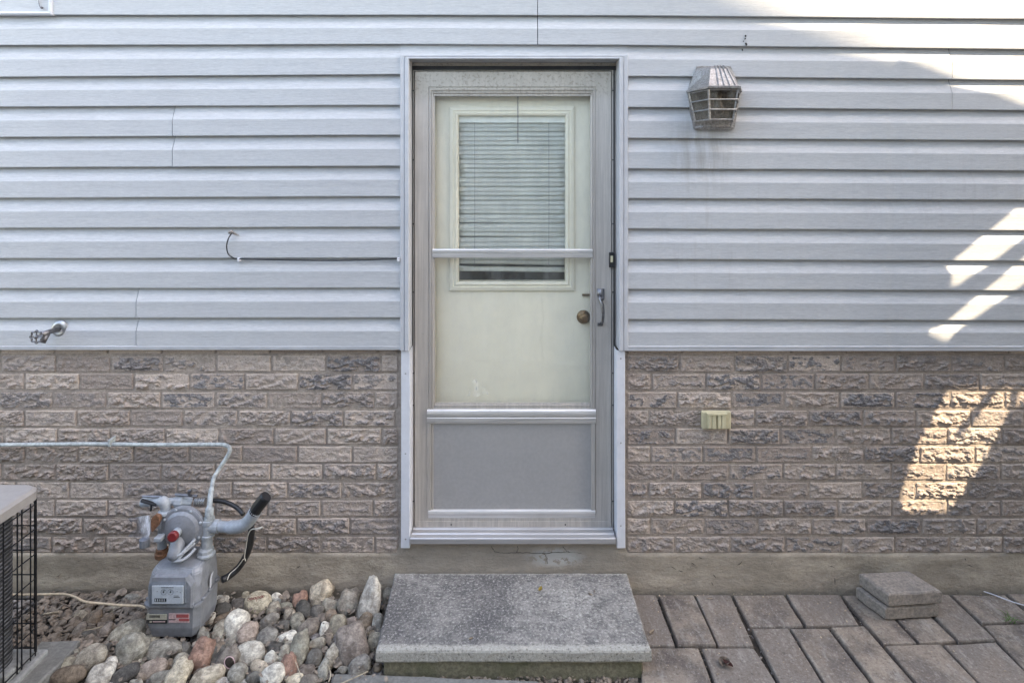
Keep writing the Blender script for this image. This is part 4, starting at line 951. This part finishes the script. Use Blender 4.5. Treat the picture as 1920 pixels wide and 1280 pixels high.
# flagstones at the bottom of the frame
def flag(pts, z, th, label):
    bm = BM(); q = [G(a, b, z) for a, b in pts]; n = len(q); c = sum(q, Vector()) / n
    def lp(zz, ins):
        o = []
        for i in range(n):
            a, b = q[i], q[(i + 1) % n]
            for k in range(7):
                p = a.lerp(b, k / 7); j = .004 * fbm(Vector((p.x * 20, p.y * 20, 3)), 3); r = p + (c - p).normalized() * (ins + j); o.append((r.x, r.y, zz))
        return o
    loft(bm, [lp(z - th, 0), lp(z - .006, 0), lp(z, .007)], True); return tag(obj('flagstone', bm, M_flag, base=True), label, 'flagstone')
flag([(78, 1200), (150, 1198), (138, 1216), (120, 1235), (96, 1258), (60, 1290), (10, 1330), (-80, 1330), (-20, 1290), (40, 1245)], .034, .05, 'flat grey flagstone beside the wire guard at the lower left')
flag([(626, 1262), (800, 1266), (1010, 1276), (1040, 1330), (1060, 1400), (600, 1400), (612, 1300)], .0, .035, 'flat grey flagstone in front of the concrete step')

# ------------------------------------------------------------------ stones
COL = {'cream': (0.623, 0.543, 0.410), 'pale grey': (0.589, 0.555, 0.474), 'white': (0.741, 0.707, 0.612), 'tan': (0.404, 0.357, 0.274), 'grey': (0.348, 0.329, 0.281), 'dark grey': (0.168, 0.157, 0.138), 'slate': (0.112, 0.107, 0.096),
       'pink': (0.437, 0.353, 0.287), 'red': (0.389, 0.236, 0.178), 'mauve': (0.274, 0.232, 0.195), 'brown': (0.262, 0.205, 0.150), 'blue-grey': (0.308, 0.294, 0.259), 'greenish grey': (0.384, 0.359, 0.287), 'warm grey': (0.411, 0.373, 0.302)}
ST = []
def c2(l):
    for cx, cy, rx, ry, ro, col, *s in l: ST.append((400 + cx / 5.333, 1060 + cy / 5.333, rx / 5.333, ry / 5.333, ro, col, s[0] if s else None))
def c6(l):
    for cx, cy, rx, ry, ro, col, *s in l: ST.append((60 + cx / 5.333, 1080 + cy / 5.333, rx / 5.333, ry / 5.333, ro, col, s[0] if s else None))
c2([(445, 375, 135, 108, 8, 'cream', 'painted'), (325, 300, 42, 40, 0, 'tan'), (640, 330, 68, 48, -30, 'white'), (868, 350, 72, 80, 10, 'red', 'mottled'), (1085, 280, 115, 112, 0, 'cream', 'round'),
    (1350, 372, 98, 122, 0, 'warm grey'), (1560, 370, 128, 222, 6, 'pale grey', 'tall'), (735, 405, 66, 36, -8, 'greenish grey'), (765, 490, 62, 56, 0, 'tan'), (845, 575, 66, 88, 35, 'greenish grey'),
    (600, 440, 70, 66, 40, 'warm grey'), (550, 560, 98, 66, 22, 'grey'), (1030, 468, 70, 70, 0, 'dark grey'), (1160, 408, 82, 66, -20, 'warm grey'), (1175, 505, 66, 62, 0, 'brown'), (905, 445, 70, 95, 40, 'slate'),
    (950, 628, 118, 80, 30, 'mauve'), (1115, 632, 53, 64, 0, 'white'), (1245, 590, 84, 88, 0, 'tan'), (240, 605, 118, 142, 25, 'white', 'big'), (348, 685, 100, 100, 20, 'pink'), (540, 722, 100, 94, 0, 'blue-grey'),
    (738, 735, 92, 70, 12, 'white'), (690, 618, 80, 58, 20, 'dark grey'), (860, 842, 88, 152, -6, 'greenish grey', 'long'), (365, 882, 150, 108, 5, 'pale grey', 'patched'), (65, 662, 68, 102, 0, 'warm grey'),
    (88, 545, 92, 58, 25, 'brown'), (85, 350, 72, 48, 0, 'pale grey'), (95, 445, 86, 68, 0, 'slate'), (255, 400, 88, 66, 0, 'dark grey'), (150, 785, 72, 50, 0, 'grey'), (150, 950, 96, 118, -25, 'mauve', 'hole'),
    (570, 955, 64, 80, -20, 'pale grey'), (620, 842, 84, 66, 0, 'slate'), (705, 900, 58, 96, -20, 'greenish grey'), (755, 1010, 84, 112, 15, 'red'), (240, 1082, 94, 90, 0, 'grey', 'striped'), (462, 1012, 96, 60, -12, 'cream'),
    (595, 1100, 118, 100, 25, 'pale grey'), (40, 1085, 74, 84, 0, 'cream'), (405, 1125, 88, 56, 0, 'dark grey'), (930, 1062, 92, 58, 10, 'mauve'), (962, 1148, 92, 56, 0, 'mauve'), (1100, 1040, 52, 92, 0, 'grey'),
    (1180, 912, 62, 112, -28, 'warm grey'), (1032, 790, 92, 56, 20, 'warm grey'), (1012, 925, 76, 88, 0, 'dark grey'), (1395, 790, 150, 190, 25, 'mauve', 'quartz'), (1522, 562, 74, 92, -22, 'brown'), (1642, 572, 54, 86, 0, 'blue-grey'),
    (1385, 580, 70, 58, 20, 'mauve'), (1562, 672, 62, 36, 0, 'tan'), (1620, 765, 84, 84, 0, 'warm grey'), (1465, 998, 118, 84, 18, 'blue-grey'), (1640, 1012, 46, 42, 0, 'brown'), (1262, 955, 60, 58, 0, 'mauve'),
    (1295, 1040, 52, 34, 0, 'grey'), (1742, 310, 50, 84, 0, 'grey'), (40, 890, 72, 108, 0, 'brown'), (820, 1135, 100, 48, 10, 'cream'), (1130, 722, 72, 40, 20, 'tan'), (1292, 842, 58, 60, 0, 'dark grey'), (100, 1155, 80, 38, 0, 'pale grey'), (312, 1165, 52, 28, 0, 'pale grey')])
c6([(995, 238, 86, 52, 5, 'grey'), (945, 580, 172, 104, 25, 'warm grey', 'big'), (590, 822, 152, 112, 22, 'warm grey', 'big'), (1000, 742, 162, 142, 10, 'grey', 'streaked'), (1310, 742, 172, 92, 12, 'grey', 'wide'), (1195, 640, 84, 52, 0, 'tan'),
    (1525, 722, 60, 60, 0, 'dark grey'), (1690, 792, 112, 158, -20, 'red', 'orange'), (1710, 610, 62, 88, 10, 'grey'), (1850, 792, 68, 110, -10, 'dark grey'), (1200, 932, 152, 88, 18, 'pink', 'wide'), (1488, 862, 78, 84, 0, 'warm grey'),
    (1470, 975, 104, 132, -20, 'cream', 'long'), (690, 985, 122, 96, 10, 'pale grey', 'streaked'), (925, 982, 150, 72, 25, 'slate', 'wide'), (365, 995, 172, 88, 8, 'brown', 'wide'), (310, 900, 124, 66, 30, 'tan'), (1290, 1015, 112, 60, 10, 'grey'),
    (1760, 1000, 154, 84, 22, 'cream', 'wide'), (1052, 440, 62, 76, 0, 'pink'), (1042, 640, 82, 68, 0, 'dark grey'), (470, 555, 58, 88, -20, 'mauve'), (622, 430, 72, 84, -20, 'brown'), (490, 400, 72, 58, 0, 'tan'), (740, 445, 76, 52, 25, 'brown'),
    (845, 330, 82, 46, 12, 'tan'), (560, 322, 62, 48, 0, 'brown'), (572, 595, 92, 48, 0, 'dark grey'), (735, 565, 56, 88, -30, 'mauve'), (390, 792, 76, 54, 30, 'grey'), (742, 752, 52, 72, 0, 'dark grey'), (642, 215, 62, 40, 0, 'brown'),
    (1782, 430, 46, 62, -10, 'pale grey'), (1670, 972, 62, 44, 20, 'mauve'), (1040, 1060, 74, 28, 0, 'pale grey'), (790, 880, 70, 70, 0, 'pale grey'), (1080, 860, 40, 34, 0, 'pale grey'), (1370, 890, 40, 60, 0, 'brown')])
def rock(rx, ry, px, py, ro, seed, z=None, lump=.22, sub=3, fl=.75, flat=True):
    zc_ = 0.0
    d = F * (EYE - .03) / (py - HY); a = rx * d / F; b = ry * d / F; c = fl * min(a, b)
    zc_ = (b * .62 + .002 if z is None else z) - .012
    p = G(px, py, zc_)
    if p.y > -.02 - c * .6: p = P(px, py, D0 - .02 - c * .6)
    bm = BM(); bmesh.ops.create_icosphere(bm, subdivisions=sub, radius=1)
    tilt = math.atan2(py - HY, F); Mx = Matrix.Rotation(-tilt, 3, 'X') @ Matrix.Rotation(R(-ro), 3, 'Y')
    k = 2.05 + .8 * random.random()
    for v in bm.verts:
        n = v.co.normalized(); s = 1 + lump * .55 * mnoise.noise(n * 1.1 + Vector((seed, 0, 0))) + lump * .45 * mnoise.noise(n * 2.1 + Vector((seed, 3, 0))) + lump * .12 * mnoise.noise(n * 6 + Vector((seed, 0, 8)))
        sup = (abs(n.x) ** k + abs(n.y) ** k + abs(n.z) ** k) ** (-1 / k)
        v.co = Mx @ Vector((n.x * a * s * sup, n.y * c * s * sup, n.z * b * s * sup)) * .97
    return bm, p
SHAPES = {'painted': 'with faded red handwriting on its face', 'mottled': 'mottled with pale spots, against the foundation', 'round': 'large and round, highest one against the foundation', 'tall': 'tall and pointed, leaning at the left corner of the step',
          'hole': 'with a round dark hollow in its end', 'patched': 'broad, with a rusty brown patch', 'quartz': 'big, with white quartz specks on top', 'orange': 'big orange-red, just in front of the gas meter', 'streaked': 'with pale streaks', 'striped': 'with fine parallel stripes'}
info = []
for i, (px, py, rx, ry, ro, col, sp) in enumerate(ST):
    lump = .5 if sp in ('tall',) else random.choice((.12, .3, .5))
    bm, p = rock(rx * 1.04, ry * 1.04, px, py, ro, i * 7.3, lump=lump)
    if sp == 'tall':
        for v in bm.verts:
            t = (v.co.z + .02) / .09; f = 1 - .45 * max(0, min(1, t * .5 + .35)); v.co.x = v.co.x * f + .010 * t
    for v in bm.verts: v.co += p
    o = obj('stone', bm, M_rock, smooth=True, base=False); kc = random.uniform(.88, 1.15); o.color = (*[min(1, c * kc * random.uniform(.985, 1.015)) for c in COL[col]], 1)
    big = rx * ry; info.append([o, px, py, big, rx / ry, col, sp])
def where(px, py):
    side = 'left of the meter' if px < 262 else ('below the meter' if px < 400 and py > 1195 else ('right of the meter' if px < 500 else ('midway from meter to step' if px < 610 else 'near the step')))
    row = 'by the foundation' if py < 1132 else ('in the second row back' if py < 1172 else ('in the middle' if py < 1222 else 'at the bottom edge'))
    return side, row
def size(b, r): return ('tiny' if b < 100 else ('small' if b < 190 else ('medium' if b < 400 else 'large'))), ('upright' if r < .75 else ('flat' if r > 1.45 else 'round'))
labs = {}
for t in info:
    o, px, py, big, asp, col, sp = t; s, sh = size(big, asp); side, row = where(px, py)
    lab = f'{col} stone {SHAPES[sp]}' if sp in ('painted', 'mottled', 'round', 'tall', 'hole', 'patched', 'quartz', 'orange', 'striped') else f'{s} {sh} {col} stone {row}, {side}'
    labs.setdefault(lab, []).append(t)
for lab, ts in labs.items():
    ts.sort(key=lambda t: t[1])
    for k, t in enumerate(ts):
        l = lab
        if len(ts) > 1: l = (['left', 'right'] if len(ts) == 2 else ['leftmost', 'middle', 'rightmost'] if len(ts) == 3 else [f'number {k + 1} from the left'] * len(ts))[k] + ' ' + lab
        tag(t[0], l, 'stone', 'river stones around the gas meter and the step')
        if len(l.split()) > 16: print('LONG', l)
painted = info[0][0]; hole = [t[0] for t in info if t[6] == 'hole'][0]
# red handwriting on the painted stone, laid on its surface
bpy.context.view_layer.update()
def on_stone(o, pts2, r, mat, name, proud=.0004):
    bm0 = bmesh.new(); bm0.from_mesh(o.data); T = BVHTree.FromBMesh(bm0); out = []
    cam0 = Vector((0, -D0, EYE)) - WL[o]
    for q in pts2:
        d = (P(q[0], q[1], 2.0) - Vector((0, -D0, EYE))).normalized(); h = T.ray_cast(cam0, d)
        if h[0] is not None: out.append(h[0] + WL[o] + h[1] * proud)
    bm0.free()
    if len(out) > 1: bm = BM(); tube(bm, out, r, 4); return obj(name, bm, mat, o)
S_ = []
for k in range(70):
    t = k / 69; S_.append((464 + 31 * t + 1.2 * math.sin(k * 1.3), 1123.5 - 6 * t + (2.6 if k % 14 < 7 else 1.8) * math.sin(k * .9 + .5)))
on_stone(painted, S_, .0010, M_red, 'handwriting')
on_stone(painted, [(481, 1127 - k * .8 + math.sin(k) * 1) for k in range(5)], .0009, M_red, 'handwriting')
L = [(430.5 + 9.5 * math.cos(a), 1241 + 11 * math.sin(a)) for a in [i * .314 for i in range(21)]]
bm0 = on_stone(hole, L, .0020, M_stick_p, 'shell_rim', .0006)
L = []
for k in range(60): a = k * .6; r = 1 - k / 60; L.append((430.5 + 8 * r * math.cos(a), 1241 + 9.5 * r * math.sin(a)))
on_stone(hole, L, .0030, M_soil, 'hollow', .0005)

# filler: small gravel, litter and leaf mould nobody could count
def scatter(name, mat, n, fn, sz, flatz, seed, sub=1):
    rs = np.random.RandomState(seed); t = bmesh.new(); bmesh.ops.create_icosphere(t, subdivisions=sub, radius=1)
    bv = np.array([v.co[:] for v in t.verts]); bf = np.array([[v.index for v in f.verts] for f in t.faces]); t.free(); V = []; Fa = []; o = 0
    for i in range(n):
        p = fn(rs)
        if p is None: continue
        s = sz[0] + (sz[1] - sz[0]) * rs.rand() ** 2; sc_ = s * (1 + .5 * (rs.rand(3) - .5)); sc_[2] *= flatz
        a = rs.rand() * 6.28; b = (rs.rand() - .5) * 1.6; ca, sa, cb, sb_ = math.cos(a), math.sin(a), math.cos(b), math.sin(b)
        v = bv * sc_ * (1 + .35 * (rs.rand(len(bv), 1) - .5)); v = v @ np.array([[1, 0, 0], [0, cb, -sb_], [0, sb_, cb]]).T; v = v @ np.array([[ca, -sa, 0], [sa, ca, 0], [0, 0, 1]]).T
        V.append(v + p); Fa.append(bf + o); o += len(bv)
    V = np.concatenate(V); Fa = np.concatenate(Fa); me = bpy.data.meshes.new(name); me.from_pydata(V.tolist(), [], Fa.tolist()); me.update()
    ob = link_mesh(name, me, mat); ob['kind'] = 'stuff'; return ob
def bed(rs):
    x = rs.uniform(-2.5, -.42); y = rs.uniform(-.75, -.015); return np.array([x, y, -.028 + rs.rand() * .022])
gv = scatter('gravel', M_pebble, 5200, bed, (.006, .018), .7, 1); gv['label'] = 'small brown-grey gravel between the river stones'
def bed2(rs):
    x = rs.uniform(-2.0, -1.40) if rs.rand() < .8 else rs.uniform(-1.4, -.5); y = rs.uniform(-.42, -.015); return np.array([x, y, .002 + rs.rand() * .014])
lf = scatter('leaf_litter', M_leaf, 2200, bed2, (.006, .020), .16, 2); lf['label'] = 'dry brown leaves and bark chips behind the stones'
def bed3(rs): return np.array([rs.uniform(-1.45, -.45), rs.uniform(-.5, -.03), .012 + rs.rand() * .02])
lf2 = scatter('leaf_bits', M_leaf, 420, bed3, (.004, .013), .14, 12); lf2['label'] = 'bits of dry leaf caught between the river stones'
def mulch(rs): return np.array([rs.uniform(-.60, .62), rs.uniform(-.60, -.40), -.030 + rs.rand() * .014])
mu = scatter('mulch', M_leaf, 2600, mulch, (.004, .012), .3, 3); mu['label'] = 'dark leaf mould packed in the gap before the step'
def joint(rs):
    x = rs.uniform(.42, 2.3); return np.array([x, rs.uniform(-.7, -.01), -.024 + rs.rand() * .006])
js = scatter('joint_debris', M_pebble, 2500, joint, (.003, .007), .5, 4); js['label'] = 'grit caught in the joints of the paving'
def crumbs(rs):
    return np.array([rs.uniform(.55, 2.2), -rs.rand() ** 2 * .5 - .012, .002])
cb_ = scatter('crumbs', M_tleaf, 260, crumbs, (.0015, .004), .35, 5); cb_['label'] = 'tiny dry crumbs strewn over the paving and along the foundation'

# stems, twigs and single leaves
def stem(pts, r, mat, name, label, cat): bm = BM(); tube(bm, spline(pts, 5), r, 5); return tag(obj(name, bm, mat), label, cat)
stem([G(636, 1282, .004), G(650, 1276, .006), G(668, 1268, .012), G(690, 1258, .012)], .0022, M_stick, 'twig', 'pale dry stem bent across the flagstone before the step', 'twig')
stem([G(554, 1240, .04), G(560, 1255, .05), G(565, 1270, .04)], .0016, M_stick, 'twig', 'thin pale stem between the stones, right of the red one at the bottom', 'twig')
stem([G(82, 1150, .02), G(110, 1146, .022)], .0028, M_stick, 'twig', 'straight pale twig in the leaf litter beside the wire guard', 'twig')
stem([G(158, 1181, .03), G(175, 1178, .034), G(193, 1173, .03)], .0018, M_stick, 'twig', 'pale forked twig on the leaf litter left of the gas meter', 'twig')
stem([G(614, 1245, .05), G(620, 1262, .04), G(616, 1278, .03)], .0018, M_stick, 'twig', 'upright straw at the left corner of the flagstone before the step', 'twig')
stem([G(1822, 1101, .012), G(1860, 1113, .006), G(1900, 1128, .006), G(1960, 1145, .006)], .0022, M_white, 'wire', 'thin white wire lying across the paving at the right edge', 'wire')
def leaf(c, l, w, ang, mat, label, curl=.3):
    bm = BM(); n = 7; A = []
    for i in range(n):
        t = i / (n - 1); h = math.sin(t * math.pi) ** .7 * w / 2
        A.append([Vector(((t - .5) * l, -h, curl * l * (t - .5) ** 2 + h * curl)), Vector(((t - .5) * l, 0, curl * l * (t - .5) ** 2)), Vector(((t - .5) * l, h, curl * l * (t - .5) ** 2 + h * curl))])
    m_ = Matrix.Rotation(ang, 3, 'Z'); vv = [[bm.verts.new(m_ @ p + c + Vector((0, 0, .0015))) for p in q] for q in A]
    for p, q in zip(vv, vv[1:]):
        for i in range(2): bm.faces.new((p[i], p[i + 1], q[i + 1], q[i]))
    bmesh.ops.solidify(bm, geom=bm.faces[:], thickness=.0004)
    return tag(obj('fallen_leaf', bm, mat), label, 'leaf')
leaf(G(1013, 1104, zt), .034, .014, 1.2, M_yleaf, 'small yellow leaf lying on the concrete step')
leaf(G(1107, 1114, zt), .026, .006, -.8, M_tleaf, 'thin pale curled leaf on the right half of the step'); leaf(G(1114, 1109, zt), .024, .005, 1.5, M_leaf, 'thin dark curled leaf beside the pale one on the step')
leaf(G(883, 1197, zt), .018, .010, .5, M_tleaf, 'tiny pale leaf near the front edge of the step')
leaf(G(1222, 1185, .002), .032, .014, .9, M_tleaf, 'tan curled leaf on the paver at the right front corner of the step')
leaf(G(1318, 1109, .002), .030, .012, .1, M_tleaf, 'tan leaf on the paving against the foundation, right of the step'); leaf(G(1330, 1122, .002), .036, .005, 0, M_tleaf, 'straight pale leaf strip on the third paver from the step')
leaf(G(1358, 1243, .002), .055, .040, 1.0, M_leaf, 'broad dark brown leaf on a paver at the bottom of the photo', .5)
leaf(G(1365, 1246, .006), .045, .022, 2.2, plain('red_brown_leaf', (.12, .05, .04), .8), 'narrow red-brown leaf lying over the broad dark one', .6)
t = thing('grass_tuft', 'small green grass tuft growing in a joint of the paving at the right', 'grass', G(1893, 1166, -.01))
for k in range(16):
    a = random.uniform(0, 6.28); l = random.uniform(.02, .045); b = G(1893 + random.uniform(-8, 8), 1166 + random.uniform(-3, 3), -.012); bm = BM()
    tube(bm, [b, b + Vector((math.cos(a) * l * .4, math.sin(a) * l * .4, l * .6)), b + Vector((math.cos(a) * l, math.sin(a) * l, l * .55))], [.0016, .0012, .0003], 3); obj('blade', bm, M_grass, t)

# ------------------------------------------------------------------ unseen blockers shaped to shade the wall: neighbour's gable and an added screen
NY = -3.2
nb = thing('neighbour_house', 'unseen pale neighbour house, its low gable shaped to shade the wall', 'house', (3.0, NY - 3, 0))
kx, kz = .70 / .55, 1 / .55
rx0, rz0 = X(1440) - NY * kx, Z(50) - NY * kz; sl_ = 180 / 480
hx1_ = X(1680) - NY * kx; hx0_ = .3; rid = (hx1_ + hx0_) / 2
def rz(x): return rz0 - (x - rx0) * sl_ if x > rid else rz0 - (rid - rx0) * sl_ - (rid - x) * sl_
bm = BM(); pts = [(hx0_, -.03), (hx1_ - .02, -.03), (hx1_ - .02, rz(hx1_) - .1), (rid, rz(rid) - .1), (hx0_, rz(hx0_) - .1)]
prism(bm, pts, NY - .02, NY - 7); obj('wall', bm, M_render, nb)
bm = BM(); pts = [(hx0_ - .0, rz(hx0_) - .1), (hx0_, rz(hx0_)), (rid, rz(rid)), (hx1_, rz(hx1_)), (hx1_, rz(hx1_) - .1), (rid, rz(rid) - .1)]
prism(bm, pts, NY, NY - 7.1); obj('roof', bm, M_shingle, nb)
for a, b in ((1.2, 1.4), (1.2, 4.4), (3.9, 4.4)):
    bm = BM(); rects(bm, [(a, a + 1.0, b, b + 1.2, NY - .03), (a, a + 1.0, b, b + 1.2, NY + .03), (a + .07, a + .93, b + .07, b + 1.13, NY + .03), (a + .07, a + .93, b + .07, b + 1.13, NY - .01)]); wf_ = obj('window', bm, M_white, nb)
    bm = BM(); box(bm, a + .07, a + .93, NY - .012, NY - .004, b + .07, b + 1.13); obj('pane', bm, plain('dark_glass', (.03, .035, .04), .05, 0, .05, 5, 0), wf_)

# added unseen shade screen, right of the frame; its gaps shape the sun patches
SY = -.90
def sp(px, py, k=0):
    yw = -.028 if py < 660 else -.007; return (X(px, D0 + yw) + (yw - SY) * kx, Z(py, D0 + yw) + (yw - SY) * kz)
def topz(x): xw = x + SY * kx; return Z(62) - (xw - X(1440)) * sl_ - SY * kz
gaps = [[(1776, 494), (1776, 545), (1787, 545), (1868, 489), (1930, 440), (1990, 380), (1915, 380)],
        [(1776, 549), (1752, 559), (1729, 583), (1756, 566)],
        [(1960, 440), (1905, 493), (1771, 602), (1752, 608), (1733, 634), (1742, 662), (1764, 662), (1776, 640), (1797, 620), (1825, 602), (1907, 545), (1990, 480)],
        [(1697, 672), (1720, 672), (1707, 692), (1700, 690)],
        [(1787, 719), (1868, 719), (1838, 752), (1800, 800), (1790, 822), (1826, 790), (1880, 722), (1903, 719), (1897, 765), (1870, 815), (1850, 860), (1822, 895), (1805, 922), (1776, 964), (1688, 964), (1688, 935), (1700, 882), (1720, 832), (1745, 787), (1770, 747)],
        [(1912, 722), (1940, 719), (1925, 745), (1904, 770)],
        [(1840, 955), (1847, 955), (1842, 972), (1832, 975)], [(1818, 1078), (1823, 1078), (1823, 1096), (1818, 1096)]]
cu = bpy.data.curves.new('screen', 'CURVE'); cu.dimensions = '2D'; cu.fill_mode = 'BOTH'; cu.extrude = .011
def spl(pts):
    s = cu.splines.new('POLY'); s.points.add(len(pts) - 1); s.use_cyclic_u = True
    for p, q in zip(s.points, pts): p.co = (q[0], q[1], 0, 1)
sx_0, sx_1 = X(1655) - SY * kx, 4.7
spl([(sx_0, -.03), (sx_1, -.03), (sx_1, topz(sx_1)), (sx_0, topz(sx_0))])
for gp in gaps: spl([sp(a, b) for a, b in gp])
tmp = bpy.data.objects.new('screen', cu); C.objects.link(tmp)
dg = bpy.context.evaluated_depsgraph_get(); me = bpy.data.meshes.new_from_object(tmp.evaluated_get(dg)); bpy.data.objects.remove(tmp)
me.transform(Matrix.Rotation(R(90), 4, 'X')); me.materials.clear(); me.name = 'shade_board'
scn = thing('shade_screen', 'added tall timber shade screen, unseen, its gaps shaped to throw sun patches', 'screen', (3.6, SY, 0))
WLs = link_mesh('shade_board', me, M_timber, scn, (0, SY, 0))
xx = sx_0 + .02
for xx in (sx_1 - .9, sx_1 - .05):
    bm = BM(); box(bm, xx, xx + .09, SY - .10, SY - .012, -.03, topz(xx) - .02, .004); obj('post', bm, M_timber, scn)

gw = thing('reflection_backdrop', 'added pale low block, unseen, filling the reflections in the door glass', 'reflection_backdrop', (-2.2, -6, 0))  # added behind the camera to fill the door glass reflections
bm = BM(); box(bm, -5.0, .29, -7, -3.35, -.03, 2.75); obj('wall', bm, M_render, gw)
bm = BM(); box(bm, -5.08, .29, -7.1, -3.27, 2.752, 2.87, .01); obj('roof', bm, M_shingle, gw)
